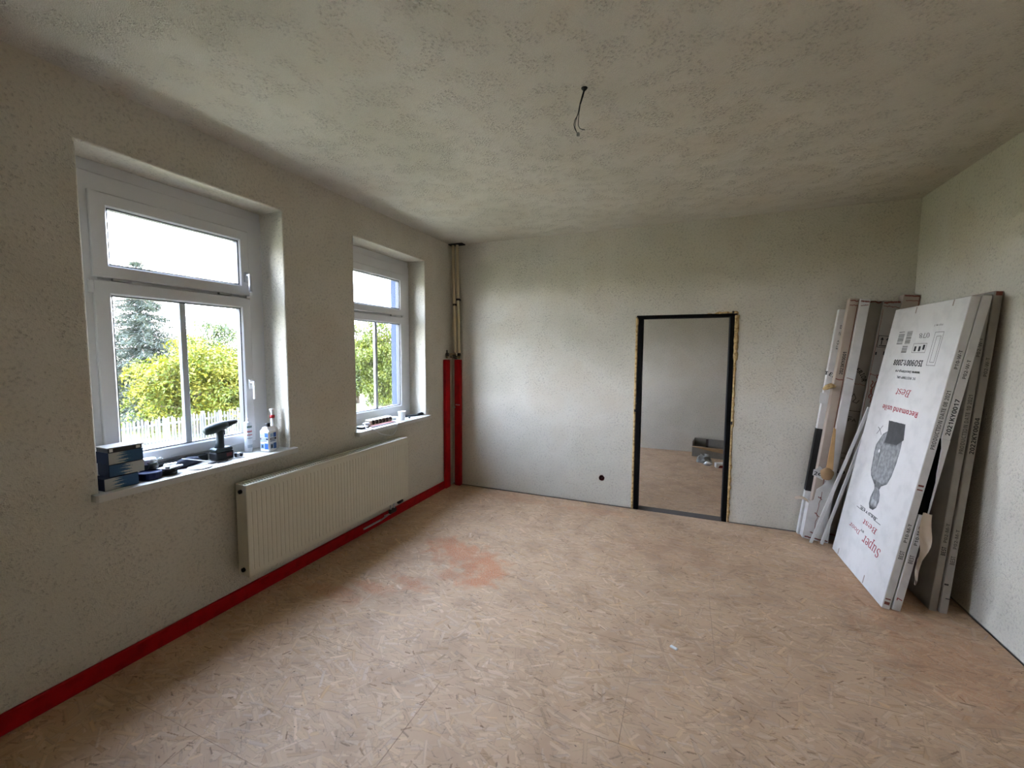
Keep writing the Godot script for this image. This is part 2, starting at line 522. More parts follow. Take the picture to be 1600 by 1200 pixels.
func shell() -> void:
	# window wall: u = z, w towards -x
	var left := Transform3D(Basis(Vector3(0, 0, 1), Vector3(0, 1, 0), Vector3(-1, 0, 0)), Vector3.ZERO)
	var st := new_st()
	wall_mesh(st, FAR - 0.3, D + 0.3, -0.2, H, 0.285, [[0.587, 0.918, 1.667, 2.6625, 0.012], [2.364, 0.918, 3.468, 2.6625, 0.012], [-2.3, 0.918, -1.22, 2.6625, 0.012]], left)
	var wl := obj("wall_left", st, M.wall)
	struct(wl, "off-white rough plastered wall with two deep window openings")
	st = new_st()
	wall_mesh(st, FAR - 0.3, D + 0.3, -0.2, H, 0.18, [[0.587, 0.90, 1.667, 2.6625, 0.0], [2.364, 0.90, 3.468, 2.6625, 0.0], [-2.3, 0.90, -1.22, 2.6625, 0.0]], Transform3D(left.basis, Vector3(-0.2852, 0, 0)))
	obj("facade", st, M.facade, wl)
	# outside plinth below the floor
	struct(part("wall_plinth", Vector3(-0.465, -1.4, FAR - 0.3), Vector3(-0.02, -0.2, D + 0.3), M.facade, self), "pale outer foot of the house below the windows")
	# back wall with door opening and a hole for a socket: u = x, w towards -z
	var back := Transform3D(Basis(Vector3(1, 0, 0), Vector3(0, 1, 0), Vector3(0, 0, -1)), Vector3.ZERO)
	st = new_st()
	wall_mesh(st, 0.0, W, 0.009, H, 0.12, [[2.198, 0.0, 3.140, 2.048, 0.0], [1.829, 0.245, 1.929, 0.345, 0.0]], back)
	var wb := obj("wall_back", st, M.wall)
	struct(wb, "off-white speckled back wall around the empty door opening")
	st = new_st()
	box(st, Vector3(0, -0.02, -0.11), Vector3(2.198, 0.009, -0.012))
	box(st, Vector3(3.14, -0.02, -0.11), Vector3(W, 0.009, -0.012))
	obj("wall_foot", st, M.slab, wb)
	# plaster around the socket hole
	st = new_st()
	var r := RandomNumberGenerator.new()
	r.seed = 5
	var ring := []
	for k in 16:
		var a := TAU * k / 16.0
		var q := Vector2(cos(a), sin(a))
		var s := 0.05 / maxf(absf(q.x), absf(q.y))
		ring.append([q * s, q * r.randf_range(0.029, 0.036)])
	for k in 16:
		var a: Array = ring[k]
		var b: Array = ring[(k + 1) % 16]
		var f := func(p: Vector2, z: float) -> Vector3: return Vector3(1.879 + p.x, 0.295 + p.y, z)
		quad(st, f.call(a[0], 0), f.call(b[0], 0), f.call(b[1], 0), f.call(a[1], 0), Vector3.BACK)
		quad(st, f.call(a[1], 0), f.call(b[1], 0), f.call(b[1], -0.05), f.call(a[1], -0.05), Vector3(-a[1].x, -a[1].y, 0))
	obj("socket_hole_edge", st, M.wall, wb)
	# right wall, wall behind the camera, far wall of the second room
	var right := Transform3D(Basis(Vector3(0, 0, 1), Vector3(0, 1, 0), Vector3(1, 0, 0)), Vector3(W, 0, 0))
	st = new_st()
	wall_mesh(st, FAR - 0.3, D + 0.3, 0.009, H, 0.3, [], right)
	var wr := obj("wall_right", st, M.wall)
	struct(wr, "bare plastered wall behind the leaning door cartons")
	part("wall_foot", Vector3(W + 0.012, -0.2, FAR), Vector3(W + 0.28, 0.009, D), M.slab, wr)
	st = new_st()
	box(st, Vector3(0, -0.2, D), Vector3(W, H, D + 0.3))
	struct(obj("wall_front", st, M.wall), "plain plastered wall facing the door opening")
	st = new_st()
	box(st, Vector3(0, -0.2, FAR - 0.3), Vector3(W, H, FAR))
	struct(obj("wall_far", st, M.wall), "white wall of the next room seen through the door opening")
	st = new_st()
	box(st, Vector3(-0.465, H, FAR - 0.3), Vector3(W + 0.3, H + 0.35, D + 0.3))
	struct(obj("ceiling", st, M.ceiling), "rough patchy plaster ceiling")
	# floor: slab with strand board panels laid in staggered rows
	var fl := struct_root("floor", "dusty strand board floor with a rust-red stain near the radiator")
	part("slab", Vector3(0, -0.3, FAR), Vector3(W, -0.019, D), M.slab, fl)
	var panels := {}
	var rows := []
	var z := 2.185
	while z > 0.0:
		z -= 0.67
	while z < D:
		rows.append([maxf(z, 0.004), minf(z + 0.67, D - 0.004), z])
		z += 0.67
	z = -0.125
	while z > FAR:
		rows.append([maxf(z - 0.67, FAR + 0.004), z, z - 0.67])
		z -= 0.67
	var k := 0
	for row in rows:
		var start: float = -0.013 if absf(row[2] - 2.185) < 0.01 else -[0.9, 1.7, 0.35, 2.1, 1.25][k % 5]
		k += 1
		while start < W:
			var a := maxf(start + 0.0005, 0.004)
			var b := minf(start + 2.4995, W - 0.004)
			if b - a > 0.02:
				part("osb_panel", Vector3(a, -0.018, row[0] + 0.0004), Vector3(b, 0.0, row[1] - 0.0004), M.osb, fl, 0.0006)
			start += 2.5

# mitred frame in the plane across x: outer and inner rectangle as [z0, y0, z1, y1]
func ring(st: SurfaceTool, o: Array, i: Array, x0: float, x1: float, bev: float, slope := 0.0) -> void:
	var rect := func(r: Array, g: float, x: float) -> Array:
		return [Vector3(x, r[1] + g, r[0] + g), Vector3(x, r[1] + g, r[2] - g), Vector3(x, r[3] - g, r[2] - g), Vector3(x, r[3] - g, r[0] + g)]
	var loops := [rect.call(o, 0.0, x0), rect.call(o, 0.0, x1 - bev), rect.call(o, bev, x1), rect.call(i, -bev - slope, x1), rect.call(i, 0.0, x1 - bev - slope), rect.call(i, 0.0, x0), rect.call(o, 0.0, x0)]
	var outs := [Vector3.ZERO, Vector3.RIGHT, Vector3.RIGHT, Vector3.RIGHT, Vector3.ZERO, Vector3.LEFT]
	var mid := Vector3((x0 + x1) * 0.5, (o[1] + o[3]) * 0.5, (o[0] + o[2]) * 0.5)
	for k in 6:
		for c in 4:
			var n := (c + 1) % 4
			var m: Vector3 = (loops[k][c] + loops[k][n]) * 0.5 - mid
			var dir: Vector3 = outs[k]
			if k == 0 or k == 4:
				dir = (Vector3(0, m.y, 0) if c % 2 == 0 else Vector3(0, 0, m.z)) * (1.0 if k == 0 else -1.0)
			quad(st, loops[k][c], loops[k][n], loops[k + 1][n], loops[k + 1][c], dir)

func window(called: String, label: String, z0: float, handles := true) -> void:
	# white plastic window: fixed frame, tilting transom sash, casement with one muntin; z0 = jamb nearest the corner
	var o := Node3D.new()
	o.name = called
	add_child(o)
	o.position = Vector3(0, 0, z0)
	struct(o, label)
	var w := 1.078
	var xb := -0.285
	var xf := -0.215
	var fr := new_st()
	ring(fr, [0.0, 0.93, w, 2.6], [0.125, 1.03, w - 0.125, 2.49], xb, xf, 0.003)
	box(fr, Vector3(xb, 2.6, 0.0), Vector3(xf - 0.008, 2.662, w), 0.003)
	box(fr, Vector3(xb, 2.03, 0.12), Vector3(xf - 0.01, 2.075, w - 0.12), 0.003)
	obj("frame", fr, M.upvc, o)
	for s in [["transom_sash", 2.06, 2.505, 2.13, 2.432], ["casement_sash", 1.012, 2.042, 1.082, 1.968]]:
		var st := new_st()
		var a := 0.112
		var b := w - 0.098
		var ga := 0.18
		var gb := w - 0.175
		var x0 := xf - 0.04
		var x1 := xf + 0.018
		# mitred profile with a sloping bead towards the glass
		ring(st, [a, s[1], b, s[2]], [ga, s[3], gb, s[4]], x0, x1, 0.004, 0.006)
		var sash := obj(s[0], st, M.upvc, o)
		st = new_st()
		var g := 0.006
		for q in [[ga, s[3], ga + g, s[4]], [gb - g, s[3], gb, s[4]], [ga, s[3], gb, s[3] + g], [ga, s[4] - g, gb, s[4]]]:
			box(st, Vector3(x0 + 0.004, q[1], q[0]), Vector3(x1 - 0.012, q[3], q[2]), 0.001)
		obj("gasket", st, M.gasket, sash)
		st = new_st()
		quad(st, Vector3(x0 + 0.016, s[3], ga), Vector3(x0 + 0.016, s[4], ga), Vector3(x0 + 0.016, s[4], gb), Vector3(x0 + 0.016, s[3], gb), Vector3.RIGHT)
		obj("pane", st, M.glass, sash)
		if s[0] == "casement_sash":
			var mz := (ga + gb) * 0.5
			part("muntin", Vector3(x0 + 0.003, s[3], mz - 0.018), Vector3(x0 + 0.03, s[4], mz + 0.018), M.muntin, sash, 0.003)
		# handle: rosette and lever
		if not handles:
			continue
		var hy: float = 2.185 if s[0] == "transom_sash" else 1.43
		var hd := new_st()
		box(hd, Vector3(x1, hy - 0.035, a + 0.013), Vector3(x1 + 0.012, hy + 0.035, a + 0.043), 0.004)
		tube(hd, [Vector3(x1 + 0.01, hy + 0.012, a + 0.028), Vector3(x1 + 0.045, hy + 0.012, a + 0.028)], 0.009, 8)
		box(hd, Vector3(x1 + 0.038, hy - 0.105, a + 0.019), Vector3(x1 + 0.054, hy + 0.022, a + 0.038), 0.004)
		obj("handle", hd, M.silver if s[0] == "transom_sash" else M.white, sash)
	# hinges between the sashes and at the jamb
	for zz in [0.24, w - 0.27]:
		part("hinge", Vector3(xf - 0.008, 2.045, zz), Vector3(xf + 0.014, 2.06, zz + 0.085), M.silver, o, 0.002)
	part("hinge", Vector3(xf - 0.002, 1.97, w - 0.1), Vector3(xf + 0.02, 2.04, w - 0.078), M.upvc, o, 0.004)
	part("hinge", Vector3(xf - 0.002, 1.0, w - 0.1), Vector3(xf + 0.02, 1.07, w - 0.078), M.upvc, o, 0.004)

func window_sill(label: String, z0: float, z1: float) -> void:
	var st := new_st()
	var e := 0.036
	# T-shaped board: between the jambs and a nose with ears in front of the wall
	var poly := PackedVector2Array([Vector2(-0.215, z0), Vector2(0.001, z0), Vector2(0.001, z0 - e), Vector2(0.044, z0 - e), Vector2(0.052, z0 - e + 0.008), Vector2(0.052, z1 + e - 0.008), Vector2(0.044, z1 + e), Vector2(0.001, z1 + e), Vector2(0.001, z1), Vector2(-0.215, z1)])
	prism(st, poly, -(SILL - 0.001), -(SILL - 0.036), Transform3D(Basis(Vector3(1, 0, 0), Vector3(0, 0, 1), Vector3(0, -1, 0)), Vector3.ZERO))
	tag(obj("window_sill", st, M.sill), label, "window sill")

func door_frame() -> void:
	var o := struct_root("door_1", "empty black steel door frame set in yellow mounting foam")
	var x0 := 2.222
	var x1 := 3.118
	var y1 := 2.026
	for s in [[x0, 0.046], [x1 - 0.044, 0.044]]:
		part("jamb", Vector3(s[0], 0.0, -0.115), Vector3(s[0] + s[1], y1, 0.006), M.steel_black, o, 0.004)
	part("head", Vector3(x0 - 0.016, y1 - 0.002, -0.115), Vector3(x1 + 0.012, y1 + 0.03, 0.008), M.steel_black, o, 0.004)
	part("threshold", Vector3(x0 + 0.046, -0.018, -0.121), Vector3(x1 - 0.044, 0.004, 0.0), mat(Color(0.36, 0.335, 0.31), 0.9, 0.0, 0.2), o, 0.002)
	# mounting foam squeezed out around the frame
	var fn := noise(9, 14.0, FastNoiseLite.TYPE_SIMPLEX_SMOOTH, 3)
	for side in [[x0 - 0.026, x0 + 0.002], [x1 - 0.002, x1 + 0.026]]:
		var st := new_st(true)
		var pts := []
		var rad := []
		for k in 60:
			var y := lerpf(0.004, y1 + 0.012, k / 59.0)
			var d := fn.get_noise_2d(y, side[0] * 7.0)
			pts.append(Vector3((side[0] + side[1]) * 0.5 + d * 0.005, y, -0.006 + d * 0.008))
			rad.append(0.0145 + d * 0.005 + (0.008 if side[0] > 3.0 and y > 1.6 else 0.0))
		tube(st, pts, rad, 7)
		obj("mounting_foam", st, M.foam, o)
	var st := new_st(true)
	var pts := []
	var rad := []
	for k in 40:
		var x := lerpf(x0, x1 + 0.022, k / 39.0)
		var d := fn.get_noise_2d(x, 33.0)
		pts.append(Vector3(x, y1 + 0.026 + d * 0.004 + 0.008 * smoothstep(2.8, 3.1, x), -0.012 + d * 0.005))
		rad.append(0.008 + d * 0.006 + 0.012 * smoothstep(2.75, 3.1, x))
	tube(st, pts, rad, 7)
	obj("mounting_foam", st, M.foam, o)
	# second skin: pieces of packing wedge left by the frame
	part("wedge", Vector3(x0 - 0.018, 1.05, -0.03), Vector3(x0 + 0.002, 1.075, 0.012), M.dark_metal, o, 0.002)
	part("wedge", Vector3(x1 - 0.002, 0.98, -0.03), Vector3(x1 + 0.016, 1.01, 0.012), M.dark_metal, o, 0.002)
	part("wedge", Vector3(x1 - 0.03, y1 + 0.03, -0.03), Vector3(x1 - 0.012, y1 + 0.052, 0.012), M.dark_metal, o, 0.002)

func skirting() -> void:
	var b := struct_root("baseboard_left", "dark red painted skirting duct along the window wall")
	part("board", Vector3(0.0, -0.001, 0.225), Vector3(0.022, 0.094, D), M.red, b, 0.006)
	# bare piece of pipe at the radiator valve, where the duct is cut open
	var st := new_st(true)
	tube(st, [Vector3(0.045, 0.06, 1.42), Vector3(0.045, 0.06, 1.66)], 0.009, 8)
	obj("pipe", st, M.silver, b)

func corner_ducts() -> void:
	# two red ducts standing in the corner
	var ds := new_st()
	box(ds, Vector3(0.0, 0.0, 0.125), Vector3(0.045, 1.575, 0.222), 0.008)
	tag(obj("pipe_duct", ds, M.red), "dark red upright duct on the window wall beside the corner", "pipe duct")
	var t := thing("pipe_duct", "dark red upright duct on the door wall holding the clamp", "pipe duct")
	part("duct_body", Vector3(0.058, 0.0, 0.001), Vector3(0.14, 1.575, 0.06), M.red, t, 0.008)
	var st := new_st(true)
	tube(st, [Vector3(0.09, 1.02, 0.05), Vector3(0.09, 1.02, 0.078), Vector3(0.145, 1.02, 0.078)], 0.006, 6)
	box(st, Vector3(0.06, 0.975, 0.06), Vector3(0.075, 1.0, 0.078), 0.003)
	obj("clamp", st, M.silver, t)
	# heating riser: two cream pipes from the ceiling, joined by fittings above the ducts
	var p := thing("heating_riser", "pair of cream heating pipes coming down the corner from ceiling", "pipes")
	for q in [[Vector3(0.045, H, 0.05), Vector3(0.072, 1.66, 0.05)], [Vector3(0.102, H, 0.05), Vector3(0.123, 1.64, 0.05)]]:
		st = new_st(true)
		var pts := []
		for k in 9:
			pts.append(q[0].lerp(q[1], k / 8.0))
		tube(st, pts, 0.0175, 12)
		obj("pipe", st, M.cream, p)
	for q in [Vector3(0.064, 2.24, 0.05), Vector3(0.112, 2.30, 0.05)]:
		st = new_st()
		lathe(st, [[0.018, -0.012], [0.023, -0.012], [0.023, 0.012], [0.018, 0.012]], at(q.x, q.y, q.z), 12)
		box(st, q + Vector3(0.0, -0.012, -0.05), q + Vector3(0.012, 0.012, -0.015), 0.002)
		obj("pipe_clip", st, M.dark_metal, p)
	st = new_st()
	box(st, Vector3(0.0, H - 0.012, 0.0), Vector3(0.19, H + 0.001, 0.09), 0.004)
	obj("ceiling_collar", st, mat(Color(0.17, 0.14, 0.12), 0.9), p)
	st = new_st(true)
	tube(st, [Vector3(0.026, 1.592, 0.17), Vector3(0.026, 1.63, 0.17), Vector3(0.05, 1.64, 0.11), Vector3(0.072, 1.645, 0.06), Vector3(0.072, 1.615, 0.05), Vector3(0.075, 1.595, 0.045)], 0.013, 8)
	tube(st, [Vector3(0.123, 1.65, 0.05), Vector3(0.12, 1.592, 0.045)], 0.015, 8)
	tube(st, [Vector3(0.04, 1.61, 0.12), Vector3(0.10, 1.60, 0.075), Vector3(0.125, 1.61, 0.06)], 0.010, 8)
	obj("fitting", st, M.brass, p)
	for q in [Vector3(0.03, 1.635, 0.17), Vector3(0.075, 1.61, 0.085), Vector3(0.124, 1.635, 0.052), Vector3(0.09, 1.60, 0.07)]:
		st = new_st(true)
		lathe(st, [[0.0, -0.02], [0.02, -0.02], [0.022, 0.0], [0.02, 0.02], [0.0, 0.02]], at(q.x, q.y, q.z), 8)
		obj("nut", st, M.dark_metal, p)
	st = new_st(true)
	tube(st, [Vector3(0.03, 1.65, 0.175), Vector3(0.03, 1.69, 0.178)], 0.008, 6)
	obj("spindle", st, M.dark_metal, p)

func radiator() -> void:
	var z0 := 1.135
	var z1 := 2.815
	var y0 := 0.215
	var y1 := 0.815
	var xf := 0.15
	var t := thing("radiator", "long cream panel radiator with vertical grooves below the windows", "radiator")
	# front panel with pressed grooves
	var st := new_st()
	var zs := []
	var n := 50
	var pitch := (z1 - z0 - 0.03) / n
	zs.append([z0, 0.0]); zs.append([z0 + 0.015, 0.0])
	for k in n:
		var b := z0 + 0.015 + k * pitch
		for q in [[0.34, 0.0], [0.44, 1.0], [0.56, 1.0], [0.66, 0.0], [1.0, 0.0]]:
			zs.append([b + q[0] * pitch, q[1]])
	zs.append([z1, 0.0])
	var ys := [[y0, 0.0], [y0 + 0.032, 0.0], [y0 + 0.044, 1.0], [y1 - 0.056, 1.0], [y1 - 0.044, 0.0], [y1, 0.0]]
	for i in zs.size() - 1:
		for j in ys.size() - 1:
			var p := func(a: int, b: int) -> Vector3: return Vector3(xf - 0.003 * zs[a][1] * ys[b][1], ys[b][0], zs[a][0])
			quad(st, p.call(i, j), p.call(i + 1, j), p.call(i + 1, j + 1), p.call(i, j + 1), Vector3.RIGHT)
	# folded back edges
	quad(st, Vector3(xf, y0, z0), Vector3(xf, y0, z1), Vector3(xf - 0.022, y0, z1), Vector3(xf - 0.022, y0, z0), Vector3.DOWN)
	quad(st, Vector3(xf, y1, z0), Vector3(xf, y1, z1), Vector3(xf - 0.022, y1, z1), Vector3(xf - 0.022, y1, z0), Vector3.UP)
	obj("front_panel", st, M.radiator, t)
	part("rear_panel", Vector3(0.05, y0, z0 + 0.004), Vector3(0.066, y1 - 0.01, z1 - 0.004), M.radiator, t, 0.004)
	part("convector", Vector3(0.07, y0 + 0.03, z0 + 0.05), Vector3(0.12, y1 - 0.04, z1 - 0.05), M.radiator, t)
	for z in [z0 - 0.001, z1 - 0.012]:
		part("side_cover", Vector3(0.045, y0 - 0.002, z), Vector3(xf + 0.001, y1 + 0.003, z + 0.013), M.radiator, t, 0.005)
	# top grille: two rims and bars
	st = new_st()
	box(st, Vector3(xf - 0.02, y1 - 0.012, z0), Vector3(xf + 0.0015, y1 + 0.004, z1), 0.003)
	box(st, Vector3(0.046, y1 - 0.012, z0), Vector3(0.06, y1 + 0.004, z1), 0.003)
	for k in 84:
		var z := z0 + 0.014 + k * 0.02
		box(st, Vector3(0.055, y1 - 0.004, z), Vector3(xf - 0.015, y1 + 0.002, z + 0.009))
	box(st, Vector3(0.09, y1 - 0.004, z0), Vector3(0.105, y1 + 0.0022, z1))
	obj("top_grille", st, M.radiator, t)
	for y in [y1 - 0.042, y0 + 0.042]:
		st = new_st(true)
		lathe(st, [[0.0, 0.0], [0.014, 0.0], [0.013, 0.014], [0.006, 0.018], [0.0, 0.018]], Transform3D(Basis(Vector3(1, 0, 0), Vector3(0, 0, 1), Vector3(0, -1, 0)), Vector3(0.10, y, z1)), 14)
		obj("plug", st, M.dark_metal, t)
	st = new_st(true)
	lathe(st, [[0.0, 0.0], [0.012, 0.0], [0.011, 0.022], [0.0, 0.024]], Transform3D(Basis(Vector3(1, 0, 0), Vector3(0, 0, -1), Vector3(0, 1, 0)), Vector3(0.10, y1 - 0.02, z0)), 12)
	obj("vent_screw", st, M.silver, t)
	# connection block with two short pipes to the duct
	var v := new_st(true)
	tube(v, [Vector3(0.10, y0 + 0.01, 1.30), Vector3(0.10, 0.13, 1.30), Vector3(0.07, 0.085, 1.32), Vector3(0.03, 0.07, 1.36)], 0.008, 8)
	tube(v, [Vector3(0.10, y0 + 0.01, 1.35), Vector3(0.10, 0.12, 1.35), Vector3(0.075, 0.085, 1.38), Vector3(0.05, 0.06, 1.44)], 0.008, 8)
	obj("feed_pipe", v, M.silver, t)
	st = new_st()
	box(st, Vector3(0.085, 0.105, 1.28), Vector3(0.118, 0.145, 1.37), 0.004)
	obj("valve_block", st, M.dark_metal, t)
	st = new_st(true)
	lathe(st, [[0.0, 0.0], [0.016, 0.0], [0.019, 0.02], [0.017, 0.062], [0.01, 0.07], [0.0, 0.07]], Transform3D(Basis(Vector3(1, 0, 0), Vector3(0, 0, -1), Vector3(0, 1, 0)), Vector3(0.115, 0.185, 1.255)), 12)
	obj("thermostat_head", st, M.black, t)

func ceiling_wire() -> void:
	var t := thing("ceiling_cable", "black lamp cable with bare wires hanging from the ceiling hook", "cable")
	var st := new_st(true)
	lathe(st, [[0.0, -0.012], [0.008, -0.011], [0.014, -0.004], [0.016, 0.0]], at(2.193, H, 2.463), 12)
	obj("hook_base", st, M.black, t)
	st = new_st(true)
	tube(st, [Vector3(2.195, H, 2.463), Vector3(2.185, 2.925, 2.463), Vector3(2.174, 2.89, 2.463)], [0.0045, 0.005, 0.0042], 8)
	obj("sheath", st, M.black, t)
	var wires := [[Vector3(2.174, 2.895, 2.463), Vector3(2.168, 2.86, 2.465), Vector3(2.163, 2.838, 2.466), Vector3(2.147, 2.818, 2.462), Vector3(2.142, 2.80, 2.458), Vector3(2.147, 2.78, 2.457), Vector3(2.160, 2.757, 2.46)],
		[Vector3(2.173, 2.895, 2.465), Vector3(2.166, 2.85, 2.468), Vector3(2.158, 2.825, 2.468), Vector3(2.151, 2.806, 2.464), Vector3(2.149, 2.785, 2.461), Vector3(2.159, 2.758, 2.461)],
		[Vector3(2.175, 2.895, 2.461), Vector3(2.168, 2.85, 2.46), Vector3(2.165, 2.82, 2.46), Vector3(2.166, 2.79, 2.461), Vector3(2.174, 2.774, 2.463), Vector3(2.19, 2.764, 2.466), Vector3(2.2, 2.761, 2.468)]]
	for w in wires:
		st = new_st(true)
		tube(st, w, 0.0016, 6)
		obj("wire", st, M.black, t)
	st = new_st()
	box(st, Vector3(2.158, 2.738, 2.455), Vector3(2.172, 2.757, 2.467), 0.003, Transform3D())
	obj("connector", st, mat(Color(0.62, 0.62, 0.58), 0.4), t)

func socket() -> void:
	var t := thing("socket_box", "round rust-red flush socket box sunk in the back wall", "socket box")
	var st := new_st(true)
	lathe(st, [[0.0, -0.035], [0.027, -0.035], [0.028, -0.003], [0.031, -0.003]], Transform3D(Basis(Vector3(1, 0, 0), Vector3(0, 0, 1), Vector3(0, -1, 0)), Vector3(1.879, 0.295, 0)), 20)
	obj("cup", st, mat(Color(0.36, 0.10, 0.06), 0.6), t)
	st = new_st(true)
	tube(st, [Vector3(1.879, 0.28, -0.034), Vector3(1.872, 0.292, -0.012), Vector3(1.884, 0.304, -0.010), Vector3(1.89, 0.295, -0.02)], 0.003, 6)
	obj("wire", st, mat(Color(0.30, 0.14, 0.10), 0.6), t)

# ---------------------------------------------------------------- packed doors in the right corner
func leaning(bf: Vector3, bn: Vector3, tn: Vector3) -> Transform3D:
	# x: along the foot from the far to the near corner, y: up the board, z: out of its face
	var u := (bn - bf).normalized()
	var v := tn - bn
	v = (v - u * v.dot(u)).normalized()
	return Transform3D(Basis(u, v, u.cross(v)), bf)

func flat_print(called: String, poly: PackedVector2Array, m: Material, parent: Node, z := 0.0002) -> MeshInstance3D:
	var st := new_st()
	prism(st, poly, z, z + 0.0004)
	return obj(called, st, m, parent)

func outline(a: Vector2, b: Vector2, t: float, m: Material, parent: Node) -> void:
	var st := new_st()
	box(st, Vector3(a.x, a.y, 0.0002), Vector3(b.x, a.y + t, 0.0006))
	box(st, Vector3(a.x, b.y - t, 0.0002), Vector3(b.x, b.y, 0.0006))
	box(st, Vector3(a.x, a.y, 0.0002), Vector3(a.x + t, b.y, 0.0006))
	box(st, Vector3(b.x - t, a.y, 0.0002), Vector3(b.x, b.y, 0.0006))
	obj("printed_frame", st, m, parent)

func bar(called: String, x0: float, y0: float, x1: float, y1: float, m: Material, parent: Node) -> void:
	part(called, Vector3(x0, y0, 0.0002), Vector3(x1, y1, 0.0007), m, parent)

func stroke(st: SurfaceTool, pts: Array, t: float) -> void:
	for i in pts.size() - 1:
		var a: Vector2 = pts[i]
		var b: Vector2 = pts[i + 1]
		var n := (b - a).orthogonal().normalized() * t * 0.5
		quad(st, Vector3(a.x + n.x, a.y + n.y, 0.0007), Vector3(b.x + n.x, b.y + n.y, 0.0007), Vector3(b.x - n.x, b.y - n.y, 0.0007), Vector3(a.x - n.x, a.y - n.y, 0.0007), Vector3.BACK)

func edge_text(t: Node, text: String, v: float, width: float, height: float, wd: float, th: float, m: Material) -> void:
	lettering(text, height, width, m, t, Transform3D(Basis(Vector3(0, 1, 0), Vector3(0, 0, 1), Vector3(1, 0, 0)), Vector3(wd + 0.0005, v, -th * 0.52)), "Droid Sans", true)

func hand_print(parent: Node) -> void:
	# grey photograph of a thumbs-up printed upside down
	var cuff := PackedVector2Array([Vector2(0.357, 1.191), Vector2(0.588, 1.198), Vector2(0.621, 1.09), Vector2(0.548, 1.04), Vector2(0.38, 1.025), Vector2(0.381, 1.113)])
	var hand := PackedVector2Array([Vector2(0.381, 1.113), Vector2(0.41, 1.097), Vector2(0.38, 1.025), Vector2(0.548, 1.04), Vector2(0.605, 1.086), Vector2(0.614, 1.021), Vector2(0.61, 0.913), Vector2(0.596, 0.821), Vector2(0.567, 0.753), Vector2(0.498, 0.716), Vector2(0.485, 0.686), Vector2(0.514, 0.654), Vector2(0.525, 0.607), Vector2(0.51, 0.555), Vector2(0.473, 0.526), Vector2(0.42, 0.522), Vector2(0.396, 0.551), Vector2(0.393, 0.603), Vector2(0.416, 0.674), Vector2(0.4, 0.701), Vector2(0.315, 0.75), Vector2(0.292, 0.787), Vector2(0.268, 0.921), Vector2(0.264, 0.985), Vector2(0.326, 1.082)])
	var w := 200
	var h := 350
	var im := Image.create_empty(w, h, false, Image.FORMAT_RGBA8)
	var nz := noise(3, 0.03)
	for y in h:
		for x in w:
			var p := Vector2(0.25 + 0.4 * x / w, 1.2 - 0.7 * y / h)
			if Geometry2D.is_point_in_polygon(p, cuff):
				var g := 0.20 + nz.get_noise_2d(x, y) * 0.04
				im.set_pixel(x, y, Color(g, g, g * 0.97))
			elif Geometry2D.is_point_in_polygon(p, hand):
				var near := 1.0
				for i in hand.size():
					near = minf(near, p.distance_to(Geometry2D.get_closest_point_to_segment(p, hand[i], hand[(i + 1) % hand.size()])))
				var g := 0.50 + nz.get_noise_2d(x * 1.5, y * 1.5) * 0.12 - 0.14 * (1.0 - clampf(near / 0.02, 0, 1))
				if p.y < 0.57:
					g -= 0.22 * clampf((0.57 - p.y) / 0.03, 0, 1)
				if p.y < 0.735 and p.y > 0.69:
					g -= 0.12
				var dl := p.distance_to(Geometry2D.get_closest_point_to_segment(p, Vector2(0.362, 0.838), Vector2(0.352, 0.983)))
				g -= 0.13 * (1.0 - clampf(dl / 0.012, 0, 1))
				if p.distance_to(Vector2(0.336, 0.95)) < 0.013:
					g = 0.8
				if p.x > 0.42 and p.x < 0.5 and p.y > 0.545 and p.y < 0.6:
					g += 0.1
				im.set_pixel(x, y, Color(g, g, g * 0.98))
	var m := image_mat(im, 0.7)
	m.transparency = BaseMaterial3D.TRANSPARENCY_ALPHA_SCISSOR
	m.alpha_scissor_threshold = 0.5
	var s := sheet("printed_hand", 0.4, 0.7, m, parent, at(0.25, 0.5, 0.0006))
	tag(s, "upside-down grey print of a thumbs-up hand")

func barcode(parent: Node, x: float, y: float, w: float, h: float, sd: int) -> void:
	var r := RandomNumberGenerator.new()
	r.seed = sd
	var st := new_st()
	var v := y
	while v < y + h:
		var t := r.randf_range(0.0015, 0.005)
		box(st, Vector3(x, v, 0.0002), Vector3(x + w, v + t, 0.0006))
		v += t + r.randf_range(0.0015, 0.004)
	obj("barcode", st, M.faint_ink, parent)

